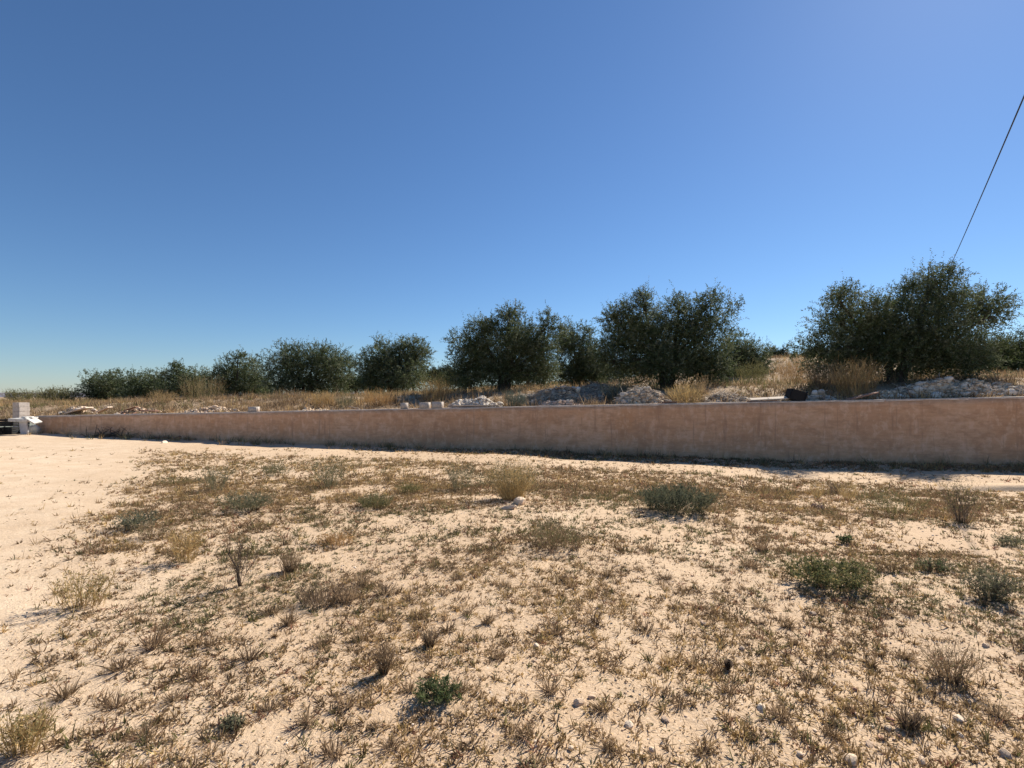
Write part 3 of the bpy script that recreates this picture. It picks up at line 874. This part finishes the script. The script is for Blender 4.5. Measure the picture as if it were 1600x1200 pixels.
def stuff(name, geo, mat, label):
    o = link(name, geo.mesh(name, mat))
    return tag(o, label, 'ground cover', None, 'stuff')

A = Geo()
def absorb(g):
    for v, f, c in zip(g.v, g.f, g.c):
        pass
    A_off = A.n
    tot = 0
    for v, f, c in zip(g.v, g.f, g.c):
        A.v.append(v); A.f.append(f + A_off); A.c.append(c); tot += len(v)
    A.n += tot

for (n, y0, y1, nb, s0, s1, k, wd) in ((24000, 1.2, 5.2, 13, .018, .066, 3, .0044), (42000, 5.0, 9.5, 10, .025, .09, 2, .0080), (40000, 9.0, 16.5, 8, .04, .12, 2, .012)):
    p = scatter(n, y0, y1)
    absorb(tufts(p, rng.uniform(s0, s1, len(p)) * (.7 + .6 * fbm(p[:, 0], p[:, 1], 71, 2)), nb, colmix(p), k, wd))
stuff('dry_ground_cover', A, M['weed'], 'low sparse cover of dried brown weeds over the sandy yard')

# straw, broken stalks and dead leaves lying on the soil
def litter():
    G = Geo()
    for (n, y0, y1, l0, l1, wd) in ((150000, 1.1, 5, .005, .028, .0050), (130000, 5, 10, .010, .045, .009), (70000, 9.5, 16, .03, .08, .014)):
        p = scatter(n, y0, y1)
        m = len(p)
        th = rng.uniform(0, 2 * np.pi, m); ln = rng.uniform(l0, l1, m)
        d = np.stack([np.cos(th), np.sin(th), rng.uniform(-.1, .45, m)], -1) * ln[:, None]
        p[:, 2] += .004
        P = np.stack([p, p + d], 1)
        P[..., 2] = np.maximum(P[..., 2], p[:, None, 2])
        G.blades3(P, wd * rng.uniform(.8, 2.2, m), norm(np.cross(d, rnd_dirs(m))), colmix(p) * .95)
    stuff('plant_litter', G, M['weed'], 'fine straw and broken stalks strewn over the sandy yard')
litter()

# thin upright stalks with a seed spike
def stalks():
    G = Geo()
    p = scatter(2600, 1.6, 9)
    p = p[fbm(p[:, 0] * 1.1, p[:, 1] * 1.1, 81, 2) > .47]
    n = len(p)
    h = rng.uniform(.06, .17, n)
    d = norm(np.stack([rng.normal(0, .14, n), rng.normal(0, .14, n), np.ones(n)], -1))
    t = np.linspace(0, 1, 3)
    P = p[:, None, :] + d[:, None, :] * (h[:, None] * t[None, :])[..., None]
    P[:, 1:, 0] += (rng.normal(0, .01, n)[:, None])
    c = pick(BROWN + DRY, n)
    for q in range(2):
        G.ribbons(P, np.full(n, .0026), norm(np.cross(d, rnd_dirs(n))), c, .8)
        G.leaves(P[:, 2], d, rnd_dirs(n), rng.uniform(.018, .04, n), np.full(n, .008), c * .8)
    stuff('dead_stalks', G, M['weed'], 'thin upright dead stalks with seed spikes scattered over the yard')
stalks()

# weeds rooted in the shade along the foot of the wall
def foot_weeds():
    G = Geo()
    n = 420
    u = rng.uniform(UL, 13, n); v = VW - .05 - np.abs(rng.normal(0, .55, n))
    keep = rng.random(n) < .25 + .75 * sstep(.4, .6, fbm(u * .5, u * 0, 91, 2))
    u, v = u[keep], v[keep]
    x, y = xy(u, v); p = np.stack([x, y, yard_z(x, y)], -1)
    g = tufts(p, rng.uniform(.08, .34, len(p)), 16, pick(DRY + GREYG + STRAW + OLIVEY, len(p)), 3, .009, flat=-.25)
    stuff('wall_foot_weeds', g, M['weed'], 'thin dry weeds rooted in the shade along the foot of the wall')
foot_weeds()

# dry grass over the terrace
def terrace_grass():
    G = Geo()
    n = 32000
    u = rng.uniform(-70, 24, n); v = VW + .5 + 34 * rng.random(n) ** 1.8
    x, y = xy(u, v)
    keep = (np.abs(x) < 1.15 * y + 2) & (rng.random(n) < (.35 + .65 * sstep(.4, .55, fbm(x * .45, y * .45, 95, 3))) * (.45 + .55 * sstep(.7, 2.4, v - VW)))
    x, y = x[keep], y[keep]
    p = np.stack([x, y, terr_z(x, y)], -1); m = len(p)
    z = fbm(x * .3, y * .3, 96, 3)
    c = pick(STRAW + ORANGE + DRY, m)
    gr = z > .56; c[gr] = pick(OLIVEY + DRY, gr.sum())
    br = (z < .4) | ((v[keep] - VW < 4.5) & (rng.random(m) < .55)); c[br] = pick(BROWN + DRY, br.sum())
    g = tufts(p, rng.uniform(.12, .42, m), 9, c, 2, .022, flat=-.3)
    stuff('terrace_grass', g, M['weed'], 'dry straw grass growing over the terrace below the olive trees')
    # far field
    n = 3500
    x = rng.uniform(-110, 60, n); y = rng.uniform(44, 120, n)
    p = np.stack([x, y, terr_z(x, y)], -1)
    g = tufts(p, rng.uniform(.3, .7, n), 7, pick(STRAW + OLIVEY + DRY, n), 2, .05, flat=-.2)
    stuff('field_grass', g, M['weed'], 'yellow grass of the far field beyond the olive trees')
terrace_grass()

# ------------------------------------------------------------------ stones
PHI = (1 + 5 ** .5) / 2
ICO_V = norm(np.array([[-1, PHI, 0], [1, PHI, 0], [-1, -PHI, 0], [1, -PHI, 0], [0, -1, PHI], [0, 1, PHI], [0, -1, -PHI], [0, 1, -PHI], [PHI, 0, -1], [PHI, 0, 1], [-PHI, 0, -1], [-PHI, 0, 1]]))
ICO_F = np.array([[0, 11, 5], [0, 5, 1], [0, 1, 7], [0, 7, 10], [0, 10, 11], [1, 5, 9], [5, 11, 4], [11, 10, 2], [10, 7, 6], [7, 1, 8], [3, 9, 4], [3, 4, 2], [3, 2, 6], [3, 6, 8], [3, 8, 9], [4, 9, 5], [2, 4, 11], [6, 2, 10], [8, 6, 7], [9, 8, 1]])
SOILY = [(.60, .44, .31), (.52, .37, .26), (.66, .52, .39), (.44, .31, .22), (.70, .58, .46)]
GREYR = [(.42, .37, .32), (.52, .47, .41), (.33, .29, .25), (.60, .54, .47)]

def stones_np(p, size, cols, squash=(.5, .9), g=rng):
    n = len(p)
    V = ICO_V[None] * (1 + g.normal(0, .16, (n, 12, 1)))
    sc = np.stack([g.uniform(.7, 1.3, n), g.uniform(.6, 1.1, n), g.uniform(*squash, n)], -1)
    V = V * sc[:, None, :] * size[:, None, None]
    a = g.uniform(0, 2 * np.pi, n); ca, sa = np.cos(a)[:, None], np.sin(a)[:, None]
    X = V[..., 0] * ca - V[..., 1] * sa; Y = V[..., 0] * sa + V[..., 1] * ca
    V = np.stack([X, Y, V[..., 2]], -1) + p[:, None, :]
    F = ICO_F[None] + (np.arange(n) * 12)[:, None, None]
    return V.reshape(-1, 3), F.reshape(-1, 3), np.repeat(cols, 12, 0)

def gravel():
    vs, fs, cs, off = [], [], [], 0
    for (n, y0, y1, s0, s1) in ((8000, 1.1, 5, .003, .011), (6000, 4.5, 9, .006, .018), (3500, 8.5, 16, .012, .03)):
        p = scatter(n, y0, y1, False)
        keep = rng.random(len(p)) < .12 + .88 * sstep(-3.5, 1.5, p[:, 0] + .25 * p[:, 1]) * (.4 + .6 * sstep(.35, .65, fbm(p[:, 0], p[:, 1], 99, 3)))
        p = p[keep]; s = s0 + (s1 - s0) * rng.random(len(p)) ** 2.6
        v, f, c = stones_np(p, s, pick(SOILY + SOILY + GREYR[:2], len(p)))
        vs.append(v); fs.append(f + off); cs.append(c); off += len(v)
    o = link('gravel', mesh_np('gravel', np.concatenate(vs), np.concatenate(fs), M['rock'], np.concatenate(cs)))
    tag(o, 'small pale gravel scattered over the sandy yard', 'gravel', None, 'stuff')
gravel()

def stone_mesh(cols, g, sub=1):
    import bmesh
    bm = bmesh.new()
    bmesh.ops.create_icosphere(bm, subdivisions=2, radius=1)
    sc = np.array([g.uniform(.8, 1.3), g.uniform(.7, 1.0), g.uniform(.45, .75)])
    k = g.normal(size=(5, 3)); k = norm(k); dd = g.uniform(.55, .9, 5)
    for v in bm.verts:
        q = np.array(v.co)
        for kk, d_ in zip(k, dd):                # broken flat faces
            e = q @ kk
            if e > d_: q = q - kk * (e - d_) * .9
        v.co = q * sc * (1 + g.normal(0, .025))
    me = bpy.data.meshes.new('stone'); bm.to_mesh(me); bm.free()
    a = me.attributes.new('tint', 'FLOAT_COLOR', 'POINT')
    c4 = np.ones((len(me.vertices), 4), dtype=np.float32); c4[:, :3] = cols
    a.data.foreach_set('color', c4.ravel())
    me.materials.append(M['rock'])
    return me
sg = np.random.default_rng(3)
PALE_ST = [stone_mesh(c, sg) for c in ((.68, .52, .37), (.62, .46, .32), (.74, .60, .45), (.55, .40, .28))]
RED_ST = [stone_mesh(c, sg) for c in ((.34, .19, .13), (.27, .16, .115))]
GREY_ST = [stone_mesh(c, sg) for c in ((.54, .46, .37), (.64, .56, .46), (.44, .37, .30), (.72, .63, .52))]

def put_stone(meshes, p, s, parent=None, g=sg, sink=.38):
    o = link('stone', meshes[int(g.integers(len(meshes)))], parent)
    o.scale = (s * g.uniform(.8, 1.25), s * g.uniform(.8, 1.2), s * g.uniform(.8, 1.2))
    o.rotation_euler = (g.uniform(-.3, .3), g.uniform(-.3, .3), g.uniform(0, 6.28))
    o.location = (p[0], p[1], p[2] + s * (.55 - sink))
    return o
for (px, py, wp) in ((1190, 1108, 17), (1040, 1125, 14), (983, 1134, 15), (1018, 1174, 14), (1303, 1071, 12), (1486, 1059, 11), (1498, 1124, 17), (1476, 1138, 11), (838, 1009, 10), (1500, 1150, 12), (1440, 1190, 16), (1340, 1118, 11), (1388, 1140, 15),
                     (925, 1090, 10), (905, 1100, 16), (1330, 1190, 24), (1360, 1165, 12), (1570, 1180, 18), (1160, 1015, 12), (1100, 975, 11), (892, 1170, 12), (1250, 1180, 13), (1270, 960, 9), (1445, 930, 8), (1540, 1010, 10), (812, 788, 26), (795, 795, 18), (257, 692, 9)):
    p = Yd(px, py)
    tag(put_stone(PALE_ST, p, wp / (FPX / p[1]) * .55), 'pale loose stone lying on the sandy yard', 'stone', 'pale stones on the yard')
for (px, py, wp) in ((1335, 1078, 9), (1392, 1125, 10), (1345, 1121, 9), (1376, 1154, 10), (1395, 1133, 8), (1490, 1120, 8), (1405, 1152, 9)):
    p = Yd(px, py)
    tag(put_stone(RED_ST, p, wp / (FPX / p[1]) * .55), 'small red brown stone on the stony slope', 'stone', 'red brown stones on the yard')
p = Yd(1137, 1046)
def cone():
    G = Geo()
    for r in range(7):
        m = 9; z = r / 7
        rad = .022 * math.sin(math.pi * (.18 + .8 * z)) ** .7
        th = np.arange(m) / m * 2 * np.pi + r * .35
        o_ = np.stack([np.cos(th) * rad * .5, np.sin(th) * rad * .5, np.full(m, .005 + z * .058)], -1)
        d = norm(np.stack([np.cos(th), np.sin(th), np.full(m, .75)], -1))
        G.leaves(o_, d, np.stack([-np.cos(th), -np.sin(th), np.full(m, 1.3)], -1), np.full(m, rad * 1.1 + .006), np.full(m, .018), np.tile([.13, .095, .07], (m, 1)))
    G.tube([(0, 0, 0), (0, 0, .03), (0, 0, .066)], [.013, .014, .004], 8, (.05, .038, .03))
    o = link('pine_cone', G.mesh('pine_cone', M['weed']), None, tuple(p))
    o.scale = (.85, .85, .85)
    o.rotation_euler = (0, .15, 0)
    tag(o, 'dark upright pine cone on the stony soil', 'pine cone')
cone()

# larger dry tufts one can pick out in the foreground
TG = np.random.default_rng(8)
TUFT = []
for q in range(6):
    g_ = tufts(np.zeros((1, 3)), np.array([1.0]), 80, pick([BROWN[q % 4]], 1, TG), 3, .034, TG, flat=-.12)
    TUFT.append(g_.mesh('dry_tuft', M['weed']))
for (px, py, wp) in ((565, 915, 40), (540, 940, 46), (600, 928, 40), (712, 905, 28), (790, 915, 26), (640, 937, 24), (450, 975, 40), (420, 960, 42), (240, 1010, 60), (190, 1045, 56), (300, 1060, 48), (330, 1010, 40), (390, 1030, 50), (270, 1095, 44), (180, 1105, 50), (225, 1150, 46), (100, 1090, 50), (60, 1140, 56), (420, 1110, 40), (480, 1130, 46),
                     (540, 1105, 40), (520, 1180, 56), (610, 1170, 44), (730, 960, 26), (760, 975, 30), (700, 985, 34), (870, 990, 34), (930, 970, 34), (1010, 985, 36), (1110, 960, 34), (1190, 950, 36), (1230, 980, 34), (1140, 1080, 40), (1060, 1100, 44), (940, 1110, 44), (860, 1080, 44), (820, 1150, 50), (950, 1170, 40), (1100, 1180, 48), (1220, 1120, 44),
                     (1290, 1030, 40), (1265, 1060, 40), (1360, 1040, 34), (1420, 1030, 34), (1300, 1150, 40), (1190, 860, 36), (1170, 885, 36), (1120, 850, 24), (1010, 860, 30), (950, 900, 30), (1040, 905, 30), (880, 905, 28), (560, 1000, 40), (500, 1010, 34), (640, 1080, 38), (720, 1080, 34), (780, 1030, 34), (1560, 1120, 50), (1380, 960, 26), (1420, 960, 30)):
    p = Yd(px, py)
    o = link('dry_tuft', TUFT[int(TG.integers(6))], None, tuple(p))
    s = wp / (FPX / p[1]) * .62
    o.scale = (s, s * TG.uniform(.8, 1.1), s * TG.uniform(.7, 1.1))
    o.rotation_euler = (0, 0, TG.uniform(0, 6.28))
    tag(o, 'dark brown dried tuft standing out from the finer dry ground cover', 'tuft', 'dark dry tufts on the yard')

# ------------------------------------------------------------------ rubble heaps behind the wall
def heap(name, label, px, v, wpx, hpx, cols, meshes, n_small, n_big, twigs=0, deep=.6, cat='rubble heap'):
    c = on_terr(px, v)
    ppm = FPX / c[1]
    rx = wpx / ppm / 2; h = 1.15 * hpx / ppm; ry = rx * deep
    ry = min(ry, (v - VW) - .32) if v - VW > .6 else .28
    ry = max(ry, .25)
    g = np.random.default_rng(int(px * 3 + v * 10))
    root = empty(name, tuple(c), math.atan2(EU[1], EU[0]))
    tag(root, label, cat)
    def hz(a, b):
        r = np.sqrt((a / rx) ** 2 + (b / ry) ** 2)
        r = r * (.72 + .62 * fbm(a * 1.1 + px * .37, b * 1.3, 7, 3))          # ragged outline
        rid = 1 - 2 * np.abs(fbm(a * 1.5 + px, b * 2.2, 3, 3) - .5)            # tipped loads side by side
        return h * np.clip(1 - r ** 1.5, 0, 1) * (.12 + .98 * sstep(.45, .98, rid)) + .12 * h * fbm(a * 5, b * 5, 5, 2) * (r < 1)
    ax = np.linspace(-rx * 1.05, rx * 1.05, 46); ay = np.linspace(-ry * 1.05, ry * 1.05, 26)
    X, Y = np.meshgrid(ax, ay)
    Z = hz(X, Y) + .03 * g.normal(size=X.shape) * h - .03
    wx = c[0] + X * EU[0] + Y * EV[0]; wy = c[1] + X * EU[1] + Y * EV[1]
    base = terr_z(wx, wy) - c[2]
    Z = Z + base
    V = np.stack([X, Y, Z], -1).reshape(-1, 3)
    i = (np.arange(25) * 46)[:, None] + np.arange(45)[None, :]
    F = np.stack([i, i + 1, i + 47, i + 46], -1).reshape(-1, 4)
    col = pick(cols, len(V), g) * .8
    link('mound', mesh_np('mound', V, F, M['rock'], col), root)
    def spots(n):
        r = np.sqrt(g.random(n)) * .98; th = g.uniform(0, 2 * np.pi, n)
        a, b = r * np.cos(th) * rx, r * np.sin(th) * ry
        wx = c[0] + a * EU[0] + b * EV[0]; wy = c[1] + a * EU[1] + b * EV[1]
        return np.stack([a, b, hz(a, b) + terr_z(wx, wy) - c[2] - .02], -1)
    n_small = int(n_small * .6)
    p = spots(n_small)
    vv, ff, cc = stones_np(p, g.uniform(.02, .075, n_small), pick(cols, n_small, g), (.4, .9), g)
    tag(link('rubble', mesh_np('rubble', vv, ff, M['rock'], cc), root), kind='stuff')
    for q in spots(int(n_big * 1.6)):
        put_stone(meshes, q, .05 + .13 * g.random() ** 2, root, g)
    if twigs:
        G = Geo()
        p = spots(twigs); p[:, 2] += .02
        d = norm(g.normal(size=(twigs, 3)) * [1, .6, .3])
        ln = g.uniform(.15, .6, twigs)
        P = p[:, None, :] + d[:, None, :] * (ln[:, None] * np.array([-.5, 0, .5])[None, :])[..., None]
        P[:, 1, 2] += .04
        G.ribbons(P, g.uniform(.008, .022, twigs), norm(np.cross(d, rnd_dirs(twigs, g))), pick(DARKTW + GREYR, twigs, g), .6)
        tag(link('twigs', G.mesh('twigs', M['weed']), root), kind='stuff')
    return root
PLAST = [(.72, .64, .54), (.58, .50, .42), (.80, .73, .63), (.36, .30, .25)]
TWIGGY = [(.34, .27, .20), (.45, .37, .28), (.26, .205, .15), (.56, .47, .36)]
PINKG = [(.58, .42, .32), (.52, .38, .30), (.64, .50, .39), (.42, .31, .24)]
PALEB = [(.78, .62, .45), (.66, .51, .36), (.84, .70, .53), (.52, .39, .27), (.36, .27, .19)]
heap('rubble_heap', 'white and grey broken plaster heap right behind the pair of concrete blocks', 742, 16.55, 92, 17, PLAST, GREY_ST, 900, 26)
heap('brush_heap', 'grey brown heap of dead cuttings and stones beside the blue green feathery weed', 876, 17.6, 150, 20, TWIGGY, GREY_ST, 1200, 14, 1100)
heap('gravel_heap', 'low pinkish gravel heap on the crest below the grey brown cuttings', 868, 16.3, 90, 9, PINKG, PALE_ST, 700, 5)
heap('rubble_heap', 'pale heap of stones and dry debris at the left of the yellow bush', 1003, 16.7, 96, 22, PALEB, GREY_ST, 1100, 22, 250)
heap('rubble_heap', 'low grey debris heap at the right of the yellow bush', 1140, 16.8, 96, 13, TWIGGY + PALEB, GREY_ST, 900, 10, 500)
heap('rubble_heap', 'wide pale rubble heap under the tallest olive tree', 1492, 17.2, 240, 23, PALEB, GREY_ST, 3200, 50, 300, .35)
heap('rubble_heap', 'small pale rubble heap beside the black crate', 1284, 16.7, 60, 16, PALEB, GREY_ST, 600, 8, 60)
heap('brush_heap', 'brown and grey heap of dead twigs behind the dense broad olive stems', 930, 18.6, 120, 16, TWIGGY, GREY_ST, 800, 6, 800)
heap('rubble_heap', 'low heap of pale slabs and earth at the far end of the wall', 120, 16.9, 74, 11, PALEB + PINKG, GREY_ST, 700, 10, 40)
heap('rubble_heap', 'reddish brown heap of broken brick and boards near the far end of the wall', 215, 16.8, 80, 9, [(.30, .18, .12), (.38, .25, .17), (.24, .15, .10)] + PALEB[:1], RED_ST + PALE_ST, 700, 12, 40)
heap('rubble_heap', 'pale crumbled earth heap on the crest beside the single concrete block', 330, 16.7, 90, 7, PALEB + PINKG, PALE_ST, 700, 10, 40)
heap('gravel_heap', 'thin pale gravel heap on the crest in front of the golden straw bush', 486, 16.35, 60, 5, PALEB, PALE_ST, 400, 4)

# ------------------------------------------------------------------ things on and by the wall
WA = math.atan2(EU[1], EU[0])
def bevel_box(name, size, mat, parent, loc, rot=(0, 0, 0), bev=.008, hollow=False):
    import bmesh
    bm = bmesh.new()
    bmesh.ops.create_cube(bm, size=1)
    bmesh.ops.scale(bm, vec=size, verts=bm.verts)
    if hollow:      # two core holes from the top
        pass
    bmesh.ops.bevel(bm, geom=bm.edges[:], offset=bev, segments=1, affect='EDGES')
    for v in bm.verts: v.co += Vector(rng.normal(0, bev * .25, 3))
    me = bpy.data.meshes.new(name); bm.to_mesh(me); bm.free()
    me.materials.append(mat)
    o = link(name, me, parent, loc)
    o.rotation_euler = rot
    return o

def block_mesh():
    """hollow concrete block 0.40 x 0.20 x 0.20 with two open cores"""
    g = Geo()
    L, W, H = .40, .20, .20
    for sy in (-1, 1): g.box((0, sy * (W / 2 - .014), H / 2), (L, .028, H), jit=.0012)
    for sx in (-1, 0, 1): g.box((sx * (L / 2 - .015), 0, H / 2 - .001), (.03, W - .057, H - .003), jit=.0008)
    g.box((0, 0, H * .42), (L - .062, W - .058, .012), jit=.001)
    return g.mesh('concrete_block', M['block'])
BLK = block_mesh()
def block(px, label, off=.15, rz=0.0, z=None):
    k = (px - 800) / FPX; v = VW + off
    Y = v / (EV[0] * k + EV[1]); X = k * Y
    u, _ = uv(X, Y)
    o = link('concrete_block', BLK, None, (X, Y, float(wall_top(u)) + .008 if z is None else z))
    o.rotation_euler = (0, -.0238, WA + rz)
    return tag(o, label, 'block')
block(397, 'single grey concrete block on the wall crest far from the others', .15, .05).scale = (.9, 1, .9)
block(632, 'grey concrete block standing alone a little apart from the pair', .14, .6).scale = (.62, .9, 1.0)
block(664, 'concrete block of the pair on the wall crest, on the side of the lone block', .13, .04).scale = (.85, 1, 1)
block(684, 'concrete block of the pair on the wall crest, on the side of the plaster heap', .13, -.05).scale = (.9, 1, 1.05)

# block pillar at the far end of the wall
def pillar():
    k = (33 - 800) / FPX; Y = (VW + .18) / (EV[0] * k + EV[1]); X = k * Y
    r = empty('block_pillar', (X, Y, -.05), WA)
    tag(r, 'short square pillar of pale concrete blocks at the far end of the wall', 'pillar')
    z = 0
    for q in range(7):
        bevel_box('block', (.40 + .004 * (q % 2), .40, .194), M['block'], r, (0, .004 * (q % 3), z + .097), (0, 0, .012 * ((q * 7) % 3 - 1)), .008)
        z += .2
pillar()

# stacked slabs, foam sheets and dark crates at the end of the wall
def left_pile():
    def P(px, py_base): return Yd(px, py_base)
    b = P(36, 679)
    r = empty('foam_sheet_stack', tuple(b), -.1)
    tag(r, 'white foam sheets lying across a leaning grey panel by the block pillar', 'sheets')
    bevel_box('grey_panel', (.42, .05, .52), M['grey'], r, (.05, 0, .27), (.12, .0, -.15), .006)
    bevel_box('foam_sheet', (.82, .46, .13), M['white'], r, (-.08, .06, .60), (.02, .03, .05), .012)
    bevel_box('foam_sheet', (.42, .42, .05), M['white'], r, (.36, .10, .60), (.12, .62, .25), .008)
    bevel_box('foam_sheet', (.40, .34, .06), M['white'], r, (.12, .16, .705), (.0, .10, .3), .008)
    # crumpled bag under the sheets
    import bmesh
    bm = bmesh.new(); bmesh.ops.create_icosphere(bm, subdivisions=3, radius=.2)
    for v in bm.verts:
        q = np.array(v.co)
        f = 1 + .28 * (float(fbm(q[0] * 9 + q[2] * 4, q[1] * 9, 5, 3)) - .5) * 2
        v.co = Vector(q * f * [1.1, .9, 1.2]); v.co.z = max(v.co.z, -.17)
    me = bpy.data.meshes.new('bag'); bm.to_mesh(me); bm.free(); me.materials.append(M['white'])
    s = link('crumpled_bag', me, None, tuple(P(49, 678) + [0, .15, .17]))
    tag(s, 'crumpled dusty white bag slumped against the end of the wall', 'bag')
    s = link('crumpled_bag', me, None, tuple(P(25, 677) + [0, .35, .17])); s.scale = (.9, .8, 1.15); s.rotation_euler = (0, .1, 2)
    tag(s, 'crumpled white bag between the dark crates and the grey panel', 'bag')
    # dark slatted crates
    for (px, py, z, lb, rz) in ((9, 679, 0, 'black slatted crate at the bottom of the stack by the wall end', .1), (9, 679, .34, 'black slatted crate at the top of the stack by the wall end', .02), (-14, 680, 0, 'black slatted crate standing on the ground at the outer side of the stack', -.1)):
        q = P(px, py)
        r = empty('black_crate', (q[0], q[1] + .1, q[2] + z), rz)
        tag(r, lb, 'crate')
        for sy in (-1, 1):
            for k in range(3): bevel_box('slat', (.60, .02, .075), M['black'], r, (0, sy * .19, .065 + k * .10), (0, 0, 0), .004)
        for sx in (-1, 1):
            for k in range(3): bevel_box('slat', (.02, .352, .075), M['black'], r, (sx * .288, 0, .065 + k * .10), (0, 0, 0), .004)
            for sy in (-1, 1): bevel_box('corner_post', (.028, .028, .33), M['black'], r, (sx * .268, sy * .164, .167), (0, 0, 0), .003)
        bevel_box('base', (.55, .34, .02), M['black'], r, (0, 0, .02), (0, 0, 0), .004)
left_pile()

# boards lying about
def board(label, p0, p1, wd, th, mat, cat='board', name='board', roll=0.0):
    p0, p1 = Vector(p0), Vector(p1)
    d = p1 - p0
    o = bevel_box(name, (d.length, wd, th), mat, None, (p0 + p1) / 2, (0, 0, 0), min(wd, th) * .15)
    o.rotation_euler = (d.to_track_quat('X', 'Z').to_matrix() @ Matrix.Rotation(roll, 3, 'X')).to_euler()
    return tag(o, label, cat)
def crest(px, off, dz):
    k = (px - 800) / FPX; Y = (VW + off) / (EV[0] * k + EV[1]); X = k * Y
    u, _ = uv(X, Y)
    return Vector((X, Y, float(wall_top(u)) + dz))
board('dark weathered plank on the wall crest below the white plaster heap', crest(708, .16, .055), crest(780, .16, .04), .16, .05, M['wood'])
board('pale plank jutting along the crest into the black crate', crest(1172, .2, .075), crest(1232, .22, .11), .20, .03, M['paleboard'], roll=.30)
board('dark plank under the pale plank by the black crate', crest(1168, .14, .025), crest(1214, .14, .025), .14, .028, M['redwood'])
board('short brown board on the crest under the yellow bush', crest(1034, .18, .04), crest(1058, .18, .04), .12, .045, M['redwood'])
board('reddish board propped slantwise beside the big sprawling orange bush', crest(1326, .2, .02), crest(1368, .45, .2), .26, .03, M['redwood'])
board('thin pale stick slanting on the crest before the reddish straw bush', crest(545, .3, .12), crest(562, .3, .02), .05, .04, M['wood'])
board('long pale slab on the earth at the far end of the wall', crest(108, .6, .10), crest(140, .9, .32), .5, .06, M['coping'], 'slab', 'slab')
board('second pale slab leaning behind the long one at the far end of the wall', crest(154, .7, .10), crest(172, .9, .32), .4, .05, M['coping'], 'slab', 'slab')
board('brown board sticking up from the broken brick heap', crest(196, .6, .16), crest(214, .7, .30), .2, .03, M['redwood'])
board('dark brown board lying on the broken brick heap', crest(222, .5, .14), crest(246, .5, .10), .2, .04, M['redwood'])

def black_crate():
    p = crest(1240, .24, .0)
    r = empty('plastic_crate', p, WA + .15)
    r.rotation_euler = (.0, .32, WA + .15)
    tag(r, 'black plastic crate tipped on its side on the wall crest', 'crate')
    bevel_box('bottom', (.02, .34, .30), M['black'], r, (-.21, 0, .17), (0, 0, 0), .004)
    bevel_box('side_panel', (.40, .018, .30), M['black'], r, (0, -.18, .17), (0, 0, 0), .004)
    bevel_box('side_panel', (.40, .018, .30), M['black'], r, (0, .18, .17), (0, 0, 0), .004)
    bevel_box('end_panel', (.40, .338, .018), M['black'], r, (0, 0, .03), (0, 0, 0), .004)
    bevel_box('end_panel', (.40, .338, .018), M['black'], r, (0, 0, .309), (0, 0, 0), .004)
    bevel_box('rim', (.03, .42, .03), M['black'], r, (.2, 0, .325), (0, 0, 0), .006)
    bevel_box('rim', (.03, .03, .26), M['black'], r, (.2, -.2, .17), (0, 0, 0), .006)
black_crate()

# dead branches at the foot of the wall
def branches(label, px0, px1, py, n, h):
    a, b = Yd(px0, py), Yd(px1, py + 2)
    c = (a + b) / 2
    G = Geo()
    g = np.random.default_rng(int(px0))
    rx = np.linalg.norm(b - a) / 2
    for q in range(n):
        s = c + np.array([g.uniform(-rx, rx), g.uniform(-.25, .25), .03])
        d = norm(np.array([g.normal(), g.normal() * .4, abs(g.normal()) * .35])) * g.uniform(.3, .9)
        m_ = s + d * .5 + g.normal(size=3) * .05
        e = s + d; e[2] = min(e[2], c[2] + h)
        m_[2] = max(m_[2], c[2] + .03)
        G.tube([s, m_, e], [.014, .010, .004], 5, pick(DARKTW + BROWN, 1, g)[0])
    o = link('branch_pile', G.mesh('branch_pile', M['bark'], c), None, tuple(c))
    tag(o, label, 'branches')
branches('tangle of dead brown branches at the foot of the wall near its far end', 150, 200, 682, 60, .42)
a, b = Yd(232, 687), Yd(262, 686)
board('dark board lying at the foot of the wall beside the dead branches', (a[0], a[1] + .3, a[2] + .08), (b[0], b[1] + .3, b[2] + .04), .2, .04, M['wood'])
a, b = Yd(262, 688), Yd(292, 685)
board('thin pale plank raised at one end at the foot of the wall', (a[0], a[1] + .3, a[2] + .05), (b[0], b[1] + .3, b[2] + .22), .09, .03, M['wood'])

# ------------------------------------------------------------------ overhead cable and its pole
def cable():
    B = at(1468, 452, 25.5); N_ = at(1600, 140, 6.6)
    d = N_ - B
    E = B + d * 1.35                       # goes on over the yard
    t = np.linspace(0, 1, 90)
    pts = B + (E - B) * t[:, None]
    pts[:, 2] -= .35 * 4 * t * (1 - t) * .35
    G = Geo()
    G.tube(pts, np.full(90, .0095), 8, (.02, .02, .02))
    o = link('overhead_cable', G.mesh('overhead_cable', M['cable'], B), None, tuple(B))
    tag(o, 'black twisted overhead cable slanting across the sky above the tallest olive', 'cable')
    gz = float(terr_z(B[0], B[1] + .1))
    r = empty('utility_pole', (B[0], B[1] + .1, gz))
    tag(r, 'slim wooden utility pole behind the tallest olive, holding the cable', 'pole')
    G = Geo(); h = B[2] - gz
    G.tube([(0, 0, -.3), (0, 0, h * .5), (0, 0, h + .12)], [.11, .095, .08], 12, (.13, .10, .075))
    link('post', G.mesh('post', M['bark'], (0, 0, 0), True), r)
    bevel_box('bracket', (.06, .2, .06), M['black'], r, (0, -.08, h), (0, 0, 0), .006)
cable()
